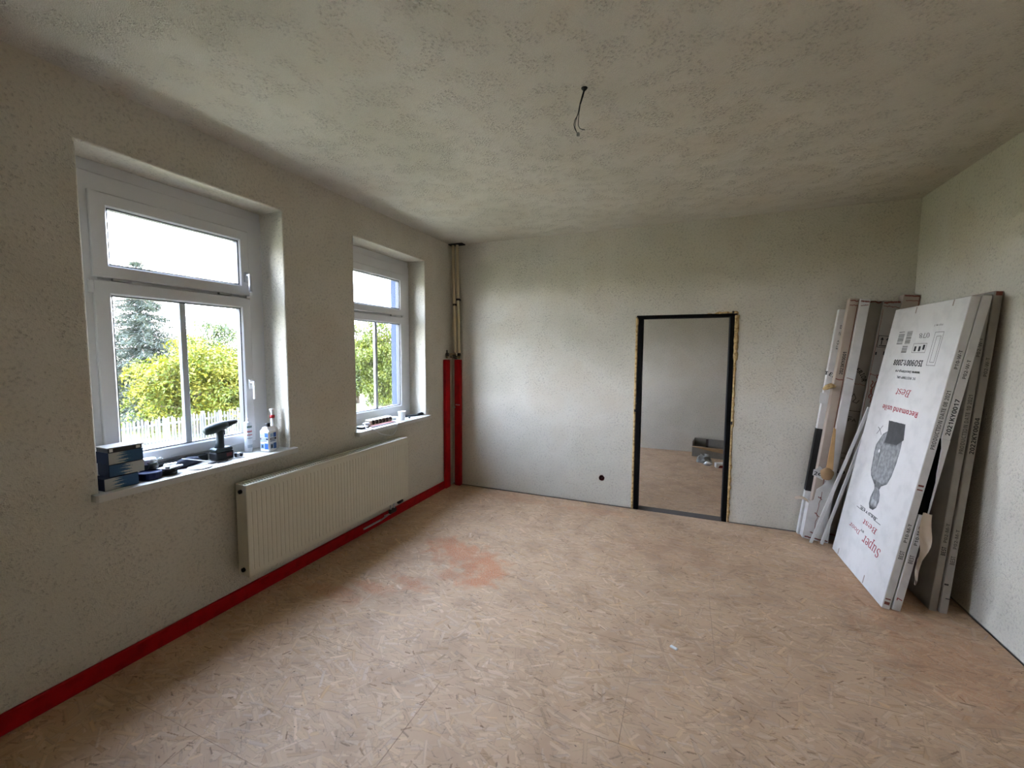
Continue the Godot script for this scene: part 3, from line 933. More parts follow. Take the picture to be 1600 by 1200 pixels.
func door_cartons() -> void:
	var th := 0.046
	var ln := 2.045
	var wd := 0.905
	var up := Basis(Vector3(-1, 0, 0), Vector3(0, -1, 0), Vector3(0, 0, 1))   # prints stand on their head
	# 1: the front one, with the printed face
	var t := thing("door_carton", "white packed door with upside-down red print and grey thumbs-up hand", "carton", leaning(Vector3(3.911, 0.007, 0.291), Vector3(3.944, 0.007, 1.196), Vector3(4.260, 2.02, 1.17)), "packed doors leaning on the right wall")
	part("carton_body", Vector3(0, 0, -th), Vector3(wd, ln, 0), M.white_carton, t, 0.003)
	hand_print(t)
	barcode(t, 0.160, 1.765, 0.085, 0.075, 2)
	barcode(t, 0.277, 1.765, 0.072, 0.095, 3)
	barcode(t, 0.262, 1.70, 0.072, 0.05, 4)
	var st: SurfaceTool
	outline(Vector2(0.636, 1.613), Vector2(0.734, 1.838), 0.003, M.faint_ink, t)
	outline(Vector2(0.664, 1.634), Vector2(0.714, 1.811), 0.003, M.faint_ink, t)
	outline(Vector2(0.409, 1.699), Vector2(0.577, 1.766), 0.003, M.faint_ink, t)
	for q in [[0.158, 1.855, 0.235, 1.859], [0.43, 1.71, 0.455, 1.745], [0.485, 1.71, 0.51, 1.745], [0.535, 1.72, 0.56, 1.755], [0.52, 0.466, 0.628, 0.470], [0.227, 0.466, 0.34, 0.470], [0.28, 0.492, 0.37, 0.496], [0.44, 0.490, 0.57, 0.494]]:
		bar("printed_bar", q[0], q[1], q[2], q[3], M.ink, t)
	var put := func(text: String, x: float, y: float, w: float, h: float, m: Material, font := "Droid Sans", bold := false, slant := 0.0) -> void:
		lettering(text, h, w, m, t, Transform3D(up, Vector3(x, y, 0.0005)), font, bold, slant)
	put.call("ISO9001:2008", 0.39, 1.625, 0.40, 0.046, M.ink, "Droid Sans", true)
	put.call("www.bestimp.ro", 0.42, 1.56, 0.33, 0.020, M.ink, "Droid Sans", true)
	put.call("SC BESTIMP SRL", 0.425, 1.516, 0.26, 0.018, M.ink, "Droid Sans", true)
	put.call("Best", 0.44, 1.408, 0.20, 0.055, M.red_ink, "Droid Serif", false, 0.35)
	put.call("Recomand usile", 0.455, 1.278, 0.50, 0.042, M.red_ink, "Droid Sans", true)
	put.call("BESTER", 0.42, 0.48, 0.27, 0.018, M.ink, "Droid Sans", true)
	put.call("Best", 0.49, 0.402, 0.23, 0.045, M.red_ink, "Droid Serif", false, 0.35)
	put.call("BY", 0.41, 0.333, 0.06, 0.018, M.faint_ink, "Droid Sans", true)
	put.call("Super", 0.58, 0.285, 0.27, 0.075, M.red_ink, "Droid Serif", false, 0.3)
	put.call("Door", 0.285, 0.303, 0.19, 0.038, M.red_ink, "Droid Serif", false, 0.3)
	put.call("078", 0.515, 1.82, 0.13, 0.036, M.faint_ink, "Droid Serif", false, -0.3)
	put.call("P02-W-T", 0.65, 1.885, 0.10, 0.012, M.faint_ink)
	st = new_st()
	stroke(st, [Vector2(0.228, 1.063), Vector2(0.293, 1.139)], 0.005)
	stroke(st, [Vector2(0.225, 1.118), Vector2(0.262, 1.105), Vector2(0.305, 1.068)], 0.005)
	obj("pen_cross", st, M.ink, t)
	var old_tape := mat(Color(0.56, 0.50, 0.44), 0.6)
	for q in [[0.12, 0.01, 0.05], [0.6, 0.012, 0.06], [0.31, 1.99, 0.045], [0.74, 2.0, 0.04]]:
		bar("tape_scrap", q[0], q[1], q[0] + 0.012, q[1] + q[2], old_tape, t)
	edge_text(t, "PRODUCTION DATE 08 2021", 1.28, 0.38, 0.022, wd, th, M.faint_ink)
	edge_text(t, "P10-W-T", 1.66, 0.12, 0.018, wd, th, M.faint_ink)
	edge_text(t, "P10-M-T", 0.53, 0.13, 0.018, wd, th, M.faint_ink)
	edge_text(t, "BEST", 0.38, 0.06, 0.024, wd, th, M.faint_ink)
	for q in [[0.03, 0.02], [0.065, 0.008], [0.82, 0.008], [0.845, 0.012]]:
		part("tape_scrap", Vector3(wd + 0.0002, q[0], -0.036), Vector3(wd + 0.0008, q[0] + q[1], -0.008), M.tape, t)
	# 2: its side is torn open, the black door edge shows
	t = thing("door_carton", "packed door with torn side showing a black door edge", "carton", leaning(Vector3(3.966, 0.007, 0.291), Vector3(3.999, 0.007, 1.203), Vector3(4.3095, 2.02, 1.172)), "packed doors leaning on the right wall")
	st = new_st()
	box(st, Vector3(0, 0, -th), Vector3(wd - 0.03, ln, 0), 0.002)
	box(st, Vector3(wd - 0.031, 0, -th), Vector3(wd, 0.66, 0), 0.003)
	box(st, Vector3(wd - 0.031, 1.16, -th), Vector3(wd, ln, 0), 0.003)
	prism(st, PackedVector2Array([Vector2(-th, 0.66), Vector2(-th, 1.16), Vector2(-0.004, 1.16), Vector2(-0.018, 1.10), Vector2(-0.026, 1.0), Vector2(-0.030, 0.94), Vector2(-0.038, 0.88), Vector2(-0.041, 0.74)]), wd - 0.03, wd, Transform3D(Basis(Vector3(0, 0, 1), Vector3(0, 1, 0), Vector3(1, 0, 0)), Vector3.ZERO))
	obj("carton_body", st, M.white_carton, t)
	part("door_edge", Vector3(wd - 0.03, 0.655, -th + 0.003), Vector3(wd - 0.012, 1.165, -0.001), mat(Color(0.012, 0.012, 0.014), 0.8, 0.0, 0.15), t)
	st = new_st(true)
	# torn strip of wrapping hanging down from the tear
	var rows := []
	for k in 15:
		var f := k / 14.0
		var c := Vector3(wd + 0.006 + 0.03 * sin(f * 2.6), 0.68 - f * 0.47, -0.032 - 0.03 * f + 0.008 * sin(f * 11.0))
		var half := (0.016 + 0.008 * sin(f * 6.0)) * (1.0 - pow(f, 3.0)) + 0.003
		rows.append([c + Vector3(0.010 * sin(f * 13.0), 0, half), c + Vector3(-0.010 + 0.008 * sin(f * 17.0), 0, half * 0.2), c + Vector3(0.016 * cos(f * 9.0), 0, -half * 0.7), c + Vector3(-0.004, 0, -half * 1.5)])
	for k in 14:
		for j in 3:
			quad(st, rows[k][j], rows[k][j + 1], rows[k + 1][j + 1], rows[k + 1][j], Vector3.RIGHT)
	obj("torn_flap", st, M.paper, t)
	edge_text(t, "2021KY0017", 1.30, 0.23, 0.024, wd, th, M.ink)
	edge_text(t, "P02-W-T", 1.60, 0.12, 0.018, wd, th, M.faint_ink)
	edge_text(t, "P10-M-T", 0.52, 0.13, 0.018, wd, th, M.faint_ink)
	edge_text(t, "BEST", 0.36, 0.06, 0.024, wd, th, M.faint_ink)
	edge_text(t, "7", 0.08, 0.02, 0.03, wd, th, M.red_ink)
	# 3 and 4: two more, standing closer to the wall
	th = 0.040
	t = thing("door_carton", "packed door dated 10 2021 leaning third in the row", "carton", leaning(Vector3(4.203, 0.003, 0.20), Vector3(4.225, 0.003, 1.098), Vector3(4.3575, 2.03, 1.105)), "packed doors leaning on the right wall")
	part("carton_body", Vector3(0, 0, -th), Vector3(0.90, ln, 0), M.grey_carton, t, 0.003)
	edge_text(t, "PRODUCTION DATE 10 2021", 1.24, 0.38, 0.022, 0.9, th, M.faint_ink)
	edge_text(t, "P02-W-T", 1.72, 0.12, 0.018, 0.9, th, M.faint_ink)
	edge_text(t, "P02-M-T", 0.53, 0.13, 0.018, 0.9, th, M.faint_ink)
	edge_text(t, "BEST", 0.41, 0.06, 0.024, 0.9, th, M.ink)
	t = thing("door_carton", "packed door marked 2022KY0004 touching the right wall", "carton", leaning(Vector3(4.252, 0.003, 0.21), Vector3(4.273, 0.003, 1.112), Vector3(4.3995, 2.035, 1.118)), "packed doors leaning on the right wall")
	part("carton_body", Vector3(0, 0, -th), Vector3(0.90, ln + 0.012, 0), M.grey_carton, t, 0.003)
	edge_text(t, "2022KY0004", 1.17, 0.23, 0.024, 0.9, th, M.ink)
	edge_text(t, "P02-W-T", 1.60, 0.12, 0.018, 0.9, th, M.faint_ink)
	edge_text(t, "P02-M-T", 0.50, 0.13, 0.018, 0.9, th, M.faint_ink)
	edge_text(t, "BEST", 0.36, 0.06, 0.024, 0.9, th, M.faint_ink)
	part("tear", Vector3(0.895, 0.19, -0.022), Vector3(0.9008, 0.202, -0.001), M.black, t, 0.001)
	part("tear", Vector3(0.895, 0.10, -0.041), Vector3(0.9008, 0.106, -0.018), M.black, t, 0.001)
	part("tape", Vector3(0.5, ln + 0.012, -0.041), Vector3(0.9, ln + 0.0135, -0.001), M.tape, t)
	part("tape", Vector3(0.9002, ln - 0.012, -0.036), Vector3(0.9012, ln + 0.011, -0.006), M.tape, t)

func casing_packs() -> void:
	# long narrow packs standing in the corner behind the doors, tipped to the right
	var lean := Basis(Vector3(0, 0, 1), -0.1025)
	var g := "narrow casing packs in the corner"
	var mk := func(label: String, x: float, w: float, ln: float, zf: float, dp: float, m: Material) -> Node3D:
		var t := thing("casing_pack", label, "carton", Transform3D(lean, Vector3(x, 0.104 * w + 0.001, zf)), g)
		part("pack_body", Vector3(0, 0, -dp), Vector3(w, ln, 0), m, t, 0.003)
		return t
	var t: Node3D = mk.call("slim white pack lettered TERIO beside its brownish neighbour", 3.700, 0.105, 2.06, 0.078, 0.05, M.white_carton)
	var st := new_st()
	# its lower half is ripped away to a black panel
	box(st, Vector3(-0.001, 0.42, -0.051), Vector3(0.075, 1.0, 0.001))
	tag(obj("black_panel", st, mat(Color(0.03, 0.028, 0.03), 0.5), t), "black panel bared by the torn wrapping")
	var arc := func(tt: Node, word: String, c: Vector2, rad: float, a0: float, a1: float, h: float) -> void:
		for i in word.length():
			var a := lerpf(a0, a1, i / float(word.length() - 1))
			lettering(word[i], h, h * (0.35 if word[i] == "I" else 0.75), M.ink, tt, Transform3D(Basis(Vector3(0, 0, 1), a - PI / 2), Vector3(c.x + cos(a) * rad, c.y + sin(a) * rad, 0.0006)), "Droid Sans", true)
	arc.call(t, "TERIO", Vector2(-0.01, 1.40), 0.10, 1.55, 0.2, 0.034)
	lettering("P0  2 8", 0.016, 0.22, M.faint_ink, t, Transform3D(Basis(Vector3(0, 1, 0), Vector3(-1, 0, 0), Vector3(0, 0, 1)), Vector3(0.035, 1.82, 0.0006)))
	t = mk.call("brownish narrow pack marked 2023KY0001", 3.742, 0.066, 2.15, 0.152, 0.07, M.tint_carton)
	lettering("2023KY0001", 0.026, 0.20, M.ink, t, Transform3D(Basis(Vector3(0, 1, 0), Vector3(-1, 0, 0), Vector3(0, 0, 1)), Vector3(0.035, 1.60, 0.0006)), "Droid Sans", true)
	var tape := func(tt: Node, segs: Array, wob: float) -> void:
		var r := RandomNumberGenerator.new()
		r.seed = segs.size() + int(wob * 1000)
		var room: AABB = tt.get_child(0).mesh.get_aabb()
		for q in segs:
			var s := new_st()
			var a: Vector2 = q[0]
			var b: Vector2 = q[1]
			var n := 12
			var pts := []
			for k in n + 1:
				var p := a.lerp(b, k / float(n)) + Vector2(r.randfn() * wob, r.randfn() * wob * 0.6)
				pts.append(p.clamp(Vector2(room.position.x + 0.006, 0.006), Vector2(room.end.x - 0.006, room.end.y - 0.007)))
			stroke(s, pts, q[2])
			obj("tape", s, M.tape, tt)
	tape.call(t, [[Vector2(0.0, 2.13), Vector2(0.066, 2.13), 0.010], [Vector2(0.0, 2.09), Vector2(0.066, 2.095), 0.006], [Vector2(0.062, 0.0), Vector2(0.062, 2.1), 0.005], [Vector2(0.0, 1.46), Vector2(0.066, 1.455), 0.008], [Vector2(0.02, 0.02), Vector2(0.06, 0.05), 0.006]], 0.003)
	t = mk.call("pale plain narrow pack next to the 2023KY0001 pack", 3.812, 0.070, 2.14, 0.164, 0.08, M.white_carton)
	tape.call(t, [[Vector2(0.0, 2.12), Vector2(0.07, 2.12), 0.012], [Vector2(0.01, 2.085), Vector2(0.06, 2.09), 0.005], [Vector2(0.01, 1.47), Vector2(0.06, 1.46), 0.005]], 0.003)
	t = mk.call("grey set-back pack with curved lettering ERIOR", 3.885, 0.100, 2.13, 0.092, 0.06, M.grey_carton)
	arc.call(t, "ERIOR", Vector2(-0.042, 1.43), 0.125, 1.02, 0.2, 0.036)
	lettering("SOLID", 0.018, 0.06, M.faint_ink, t, Transform3D(Basis(), Vector3(0.05, 0.80, 0.0006)), "Droid Sans", true)
	lettering("WOOD", 0.018, 0.05, M.faint_ink, t, Transform3D(Basis(), Vector3(0.05, 0.755, 0.0006)), "Droid Sans", true)
	lettering("SO", 0.034, 0.075, M.ink, t, Transform3D(Basis(), Vector3(0.04, 0.63, 0.0006)), "Droid Sans", true)
	lettering("PA", 0.03, 0.06, M.ink, t, Transform3D(Basis(), Vector3(0.05, 1.10, 0.0006)))
	for q in [[Vector2(0.004, 1.13), Vector2(0.05, 1.125)], [Vector2(0.01, 1.28), Vector2(0.03, 1.33), Vector2(0.05, 1.29), Vector2(0.03, 1.26), Vector2(0.06, 1.25), Vector2(0.075, 1.28)], [Vector2(0.004, 1.18), Vector2(0.096, 1.18)]]:
		st = new_st()
		stroke(st, q, 0.0045)
		obj("pen_mark", st, M.ink, t)
	tape.call(t, [[Vector2(0.0, 2.115), Vector2(0.1, 2.12), 0.010], [Vector2(0.004, 0.0), Vector2(0.004, 2.0), 0.004], [Vector2(0.0, 1.42), Vector2(0.1, 1.41), 0.004], [Vector2(0.0, 0.06), Vector2(0.1, 0.05), 0.01]], 0.004)
	t = mk.call("pack printed with two black upward arrows in a frame", 3.990, 0.118, 2.12, 0.104, 0.07, M.grey_carton)
	st = new_st()
	outline(Vector2(0.012, 1.73), Vector2(0.105, 1.83), 0.004, M.ink, t)
	bar("printed_bar", 0.025, 1.742, 0.092, 1.749, M.ink, t)
	for x in [0.04, 0.078]:
		st = new_st()
		box(st, Vector3(x - 0.003, 1.752, 0.0002), Vector3(x + 0.003, 1.80, 0.0006))
		prism(st, PackedVector2Array([Vector2(x - 0.012, 1.795), Vector2(x + 0.012, 1.795), Vector2(x, 1.818)]), 0.0002, 0.0006)
		obj("printed_arrow", st, M.ink, t)
	bar("printed_bar", 0.065, 1.67, 0.074, 1.70, M.ink, t)
	bar("printed_bar", 0.012, 1.665, 0.022, 1.69, M.ink, t)
	tape.call(t, [[Vector2(0.0, 2.10), Vector2(0.115, 2.115), 0.014], [Vector2(0.0, 2.08), Vector2(0.115, 2.07), 0.005], [Vector2(0.002, 1.0), Vector2(0.002, 2.05), 0.003], [Vector2(0.02, 1.3), Vector2(0.07, 1.5), 0.008], [Vector2(0.03, 1.45), Vector2(0.05, 1.25), 0.008], [Vector2(0.0, 1.5), Vector2(0.08, 1.49), 0.005]], 0.006)
	t = mk.call("tallest pack with a taped top end in the corner", 4.112, 0.112, 2.165, 0.11, 0.08, M.tint_carton)
	tape.call(t, [[Vector2(0.0, 2.155), Vector2(0.112, 2.155), 0.012], [Vector2(0.02, 2.115), Vector2(0.112, 2.12), 0.006], [Vector2(0.106, 2.05), Vector2(0.106, 2.15), 0.006]], 0.002)
	# torn white carton sleeve around the feet
	t = thing("torn_sleeve", "torn white carton sleeve around the feet of the narrow packs", "carton", Transform3D(lean, Vector3(3.722, 0.022, 0.172)))
	st = new_st()
	prism(st, PackedVector2Array([Vector2(0, 0), Vector2(0.19, 0), Vector2(0.185, 0.2), Vector2(0.16, 0.22), Vector2(0.165, 0.47), Vector2(0.1, 0.56), Vector2(0.07, 0.5), Vector2(0.035, 0.46), Vector2(0.03, 0.36), Vector2(0.0, 0.34)]), 0.0, 0.006)
	obj("front", st, M.white_carton, t)
	part("side", Vector3(-0.004, 0.0, -0.085), Vector3(0.0, 0.34, 0.006), M.white_carton, t)
	tape.call(t, [[Vector2(0.07, 0.03), Vector2(0.075, 0.45), 0.004], [Vector2(0.01, 0.02), Vector2(0.18, 0.015), 0.012], [Vector2(0.05, 0.07), Vector2(0.09, 0.05), 0.008], [Vector2(0.055, 0.25), Vector2(0.09, 0.22), 0.006], [Vector2(0.06, 0.40), Vector2(0.085, 0.38), 0.006]], 0.004)
	for c in t.get_children():
		if c.name.begins_with("tape"):
			c.position.z = 0.0065
	# pale wooden wedge, cardboard disc, foam lump and flap caught between the packs
	st = new_st()
	prism(st, PackedVector2Array([Vector2(0.0, 0.0), Vector2(0.05, 0.0), Vector2(0.045, 0.36), Vector2(0.03, 0.37)]), 0.0, 0.012, Transform3D(Basis(Vector3(0, 0, 1), -0.02), Vector3(3.856, 0.67, 0.195)))
	tag(obj("wood_wedge", st, M.wood), "pale pointed wooden wedge stuck before the narrow packs", "wedge")
	st = new_st(true)
	var blob := []
	for k in 14:
		var a := TAU * k / 14.0
		blob.append(Vector2(cos(a) * 0.05 * (1.0 + 0.12 * sin(k * 2.3)), sin(a) * 0.055))
	prism(st, PackedVector2Array(blob), 0.0, 0.008, at(3.865, 0.63, 0.2))
	tag(obj("cardboard_disc", st, M.kraft), "round brown cardboard scrap at the foot of the wedge", "scrap")
	t = thing("label_scrap", "torn white scrap printed with black digit 2", "scrap", Transform3D(lean, Vector3(3.765, 0.605, 0.185)))
	st = new_st()
	prism(st, PackedVector2Array([Vector2(0, 0), Vector2(0.08, -0.03), Vector2(0.085, 0.05), Vector2(0.04, 0.09), Vector2(0.02, 0.06), Vector2(0.0, 0.05)]), 0.0, 0.004)
	obj("scrap_sheet", st, M.dull_white, t)
	lettering("2c", 0.034, 0.06, M.ink, t, Transform3D(Basis(), Vector3(0.034, 0.02, 0.0046)), "Droid Sans", true)
	st = new_st(true)
	tube(st, [Vector3(3.808, 1.365, 0.17), Vector3(3.83, 1.385, 0.18), Vector3(3.86, 1.40, 0.182), Vector3(3.89, 1.395, 0.175)], [0.012, 0.028, 0.03, 0.015], 9, 0.8)
	tag(obj("foam_lump", st, M.foam), "yellow-brown foam lump stuck to the white pack", "foam")
	st = new_st()
	box(st, Vector3(3.79, 1.24, 0.155), Vector3(3.835, 1.335, 0.163), 0.001, Transform3D())
	tag(obj("white_strip", st, M.dull_white), "small white carton strip below the foam lump", "scrap")
	st = new_st(true)
	var flap := []
	for k in 8:
		var f := k / 7.0
		flap.append([Vector3(3.645 + f * 0.10, 0.385 + 0.022 * sin(f * 3.0) - 0.015 * f, 0.165), Vector3(3.645 + f * 0.10, 0.372 + 0.02 * sin(f * 3.0) - 0.02 * f, 0.205)])
	for k in 7:
		quad(st, flap[k][0], flap[k + 1][0], flap[k + 1][1], flap[k][1], Vector3.UP)
	tag(obj("carton_flap", st, M.paper), "brown carton flap sticking out beside the torn sleeve", "scrap")
	# two thin plastic strips
	var i := 0
	for q in [[Vector3(3.772, 0.004, 0.226), Vector3(4.108, 1.235, 0.262)], [Vector3(3.85, 0.004, 0.226), Vector3(4.15, 1.25, 0.262)]]:
		st = new_st()
		var d: Vector3 = (q[1] - q[0]).normalized()
		var sx := d.cross(Vector3.BACK).normalized()
		box(st, Vector3(-0.012, 0, -0.004), Vector3(0.012, (q[1] - q[0]).length(), 0.004), 0.0015, Transform3D(Basis(sx, d, sx.cross(d)), q[0]))
		tag(obj("plastic_strip", st, M.dull_white), ["thin white plastic strip crossing the torn sleeve", "thin white plastic strip leaning closest to the printed door carton"][i], "plastic strip", "plastic strips before the packs")
		i += 1

# ---------------------------------------------------------------- second room
func next_room() -> void:
	var t := thing("cardboard_tray", "grey-brown open cardboard box on the floor of the next room", "cardboard box", Transform3D(Basis(Vector3.UP, -0.12), Vector3(2.83, 0, -2.80)))
	var st := new_st()
	box(st, Vector3(0, 0, -0.3), Vector3(0.62, 0.008, 0))
	box(st, Vector3(0, 0, -0.006), Vector3(0.62, 0.17, 0), 0.001)
	box(st, Vector3(0, 0, -0.3), Vector3(0.006, 0.24, 0), 0.001)
	box(st, Vector3(0, 0, -0.3), Vector3(0.62, 0.25, -0.294), 0.001)
	box(st, Vector3(0.614, 0, -0.3), Vector3(0.62, 0.2, 0), 0.001)
	obj("box_body", st, carton(95, Color(0.52, 0.49, 0.44)), t)
	st = new_st()
	prism(st, PackedVector2Array([Vector2(0, 0.165), Vector2(0.62, 0.165), Vector2(0.55, 0.09), Vector2(0.3, 0.12)]), 0.0, 0.05)
	obj("folded_flap", st, M.kraft, t)
	st = new_st()
	box(st, Vector3(0.19, 0.1, -0.16), Vector3(0.225, 0.27, -0.13), 0.002)
	obj("slat", st, mat(Color(0.25, 0.19, 0.15), 0.8), t)
	# crumpled film bag
	st = new_st()
	var br := RandomNumberGenerator.new()
	br.seed = 14
	var rows := []
	for a in 12:
		var row := []
		for b in 7:
			var th := TAU * a / 12.0
			var ph := PI * 0.5 * b / 6.0
			var d := Vector3(cos(th) * cos(ph), sin(ph), sin(th) * cos(ph))
			row.append(d * Vector3(0.11, 0.145 if th < PI else 0.12, 0.09) * (br.randf_range(0.78, 1.12) if b < 6 else 0.95))
		rows.append(row)
	for a in 12:
		var n := (a + 1) % 12
		for b in 6:
			quad(st, rows[a][b], rows[n][b], rows[n][b + 1], rows[a][b + 1], rows[a][b])
	var film := mat(Color(0.50, 0.50, 0.47), 0.3)
	var bag := obj("film_bag", st, film)
	bag.position = Vector3(3.0, 0.0, -2.44)
	tag(bag, "crumpled grey plastic bag before the cardboard box", "plastic bag")
	st = new_st(true)
	tube(st, [Vector3(2.985, 0.03, -2.2), Vector3(3.02, 0.045, -2.19), Vector3(3.06, 0.04, -2.2), Vector3(3.10, 0.035, -2.22)], [0.012, 0.035, 0.03, 0.012], 7)
	tag(obj("crumpled_foil", st, mat(Color(0.85, 0.86, 0.87), 0.25, 0.3)), "small shiny crumpled foil on the next room's floor", "foil")
	var bx := thing("packet", "small red and white packet beside the crumpled foil", "packet", Transform3D(Basis(Vector3.UP, 0.25), Vector3(3.15, 0, -2.15)))
	part("packet_box", Vector3(0, 0, -0.08), Vector3(0.2, 0.07, 0), M.white, bx, 0.002)
	st = new_st()
	prism(st, PackedVector2Array([Vector2(0.03, 0.004), Vector2(0.2, 0.004), Vector2(0.2, 0.045), Vector2(0.05, 0.04)]), 0.0002, 0.001)
	obj("red_print", st, mat(Color(0.55, 0.16, 0.12), 0.6), bx)

# ---------------------------------------------------------------- things on the sills
func blue_box(label: String, xf: Transform3D, open: bool, flip: bool) -> void:
	var t := thing("blue_box", label, "box", xf, "blue boxes stacked on the sill")
	var w := 0.15
	var dp := 0.115
	var h := 0.062
	part("box_body", Vector3(-dp, 0, -w), Vector3(0, h, 0), mat(Color(0.02, 0.085, 0.20), 0.6, 0.0, 0.25), t, 0.001)
	# printed front: white field breaking up into blue
	var im := Image.create_empty(120, 48, false, Image.FORMAT_RGB8)
	var nz := noise(8, 0.06)
	for y in 48:
		var edge := (0.40 if not flip else 0.52) + nz.get_noise_2d(y * 3.0, 4.0) * 0.35
		for x in 120:
			var u := x / 120.0
			if flip:
				u = 1.0 - u
			var c := Color(0.66, 0.66, 0.63) if u < edge else Color(0.02, 0.27, 0.42)
			if absf(u - edge) < 0.06 and nz.get_noise_2d(x * 4.0, y * 6.0) > 0.0:
				c = Color(0.28, 0.42, 0.50)
			im.set_pixel(x, y, c)
	sheet("printed_front", w - 0.002, h - 0.002, image_mat(im, 0.45), t, Transform3D(Basis(Vector3(0, 0, -1), Vector3(0, 1, 0), Vector3(1, 0, 0)), Vector3(0.0006, 0.001, -0.001)))
	if open:
		part("dark_tray", Vector3(-dp + 0.002, h, -w + 0.002), Vector3(-0.002, h + 0.022, -0.002), M.black, t, 0.002)
		var st := new_st()
		box(st, Vector3(-dp, h + 0.022, -w - 0.006), Vector3(0.004, h + 0.027, 0.004), 0.001)
		obj("lid", st, mat(Color(0.58, 0.56, 0.53), 0.8), t)
		part("paper_tab", Vector3(-0.001, h + 0.005, -w + 0.012), Vector3(0.0015, h + 0.019, -w + 0.03), M.white, t, 0.0005)
		part("paper_tab", Vector3(-0.001, h + 0.004, -0.02), Vector3(0.0015, h + 0.02, -0.006), M.white, t, 0.0005)

func sill_one() -> void:
	var b := Basis(Vector3.UP, 0.06)
	blue_box("lowest blue and white box of the stack on window sill", Transform3D(b, Vector3(0.005, SILL, 3.45)), false, false)
	blue_box("middle blue and white box of the stack on window sill", Transform3D(Basis(Vector3.UP, -0.04), Vector3(-0.012, SILL + 0.063, 3.42)), false, true)
	blue_box("topmost blue box with dark tray and loose lid", Transform3D(Basis(Vector3.UP, 0.0), Vector3(-0.012, SILL + 0.126, 3.42)), true, false)
	# jar, tin, plate stack
	var t := thing("paint_jar", "clear jar with white lid beside the blue boxes", "jar", at(-0.135, SILL, 3.19))
	var st := new_st(true)
	lathe(st, [[0.0, 0.0], [0.036, 0.0], [0.038, 0.005], [0.038, 0.06], [0.034, 0.066], [0.0, 0.066]])
	obj("jar_body", st, mat(Color(0.30, 0.31, 0.27), 0.2), t)
	st = new_st()
	lathe(st, [[0.0, 0.066], [0.040, 0.066], [0.040, 0.09], [0.036, 0.096], [0.0, 0.096]])
	obj("lid", st, M.white, t)
	st = new_st(true)
	tube(st, [Vector3(0.02, 0.085, -0.035), Vector3(0.025, 0.092, -0.052), Vector3(0.028, 0.085, -0.06)], 0.004, 6)
	obj("lid_tab", st, M.white, t)
	st = new_st()
	lathe(st, [[0.0, 0.0], [0.052, 0.0], [0.054, 0.004], [0.054, 0.036], [0.050, 0.04], [0.047, 0.04], [0.046, 0.035], [0.0, 0.035]], at(-0.052, SILL, 3.225), 24)
	tag(obj("blue_tin", st, M.navy), "low round navy blue tin on the window sill", "tin")
	st = new_st(true)
	lathe(st, [[0.0, 0.0], [0.02, 0.0], [0.02, 0.045], [0.012, 0.045], [0.012, 0.0]], Transform3D(Basis(Vector3(1, 0, 0), Vector3(0, 0, 1), Vector3(0, -1, 0)), Vector3(-0.1, SILL + 0.06, 3.165)), 14)
	var tape := obj("tape_roll", st, mat(Color(0.17, 0.17, 0.10), 0.5))
	tag(tape, "small dark olive tape roll leaning by the jar", "tape roll")
	t = thing("plate_stack", "dark saucer on a base holding white plaster scraps", "dish", at(-0.055, SILL, 3.125))
	st = new_st(true)
	lathe(st, [[0.0, 0.0], [0.036, 0.0], [0.036, 0.018], [0.02, 0.02], [0.05, 0.034], [0.056, 0.036], [0.05, 0.031], [0.0, 0.03]], Transform3D(), 22)
	obj("saucer", st, mat(Color(0.10, 0.085, 0.075), 0.5), t)
	for q in [[Vector3(-0.005, 0.037, 0.0), 0.3, Vector3(0.05, 0.004, 0.045)], [Vector3(0.005, 0.046, 0.012), -0.5, Vector3(0.045, 0.004, 0.012)], [Vector3(-0.012, 0.052, -0.01), 0.9, Vector3(0.03, 0.005, 0.016)]]:
		st = new_st()
		box(st, -q[2], q[2], 0.002, Transform3D(Basis(Vector3.UP, q[1]) * Basis(Vector3(0, 0, 1), 0.1), q[0]))
		obj("plaster_scrap", st, M.white, t)
	# dark cloth
	st = new_st(true)
	tube(st, [Vector3(-0.13, SILL + 0.012, 3.07), Vector3(-0.125, SILL + 0.026, 3.03), Vector3(-0.12, SILL + 0.032, 2.98), Vector3(-0.122, SILL + 0.028, 2.94), Vector3(-0.13, SILL + 0.014, 2.91)], [0.012, 0.026, 0.032, 0.028, 0.013], 9, 0.9)
	tag(obj("crumpled_cloth", st, M.navy_cloth), "crumpled dark blue cloth lying on the drill's sill", "cloth")
	st = new_st()
	box(st, Vector3(-0.2, SILL, 2.84), Vector3(-0.165, SILL + 0.045, 3.14), 0.004)
	tag(obj("tool_case", st, M.rubber), "flat black tool case along the window frame", "case")
	# sanding disc with a spatula on it
	st = new_st()
	lathe(st, [[0.0, 0.0], [0.062, 0.0], [0.064, 0.003], [0.062, 0.008], [0.0, 0.01]], at(-0.03, SILL, 2.975), 26)
	tag(obj("round_lid", st, M.dull_white), "round white lid under the white spatula", "lid")
	t = thing("spatula", "white plastic spatula propped on the round lid", "spatula")
	st = new_st()
	prism(st, PackedVector2Array([Vector2(0, -0.007), Vector2(0.1, -0.012), Vector2(0.15, -0.02), Vector2(0.15, 0.02), Vector2(0.1, 0.012), Vector2(0, 0.007)]), -0.002, 0.002, Transform3D(Basis(Vector3(0.35, -0.3, -0.92).normalized(), Vector3(0.93, 0.1, 0.33).normalized(), Vector3(0.1, 0.95, -0.3).normalized()), Vector3(-0.095, SILL + 0.063, 3.035)))
	obj("blade", st, M.white, t)
	st = new_st(true)
	tube(st, [Vector3(-0.03, SILL + 0.004, 2.87), Vector3(-0.01, SILL + 0.004, 2.84), Vector3(-0.02, SILL + 0.008, 2.79), Vector3(-0.03, SILL + 0.02, 2.765)], 0.0025, 6)
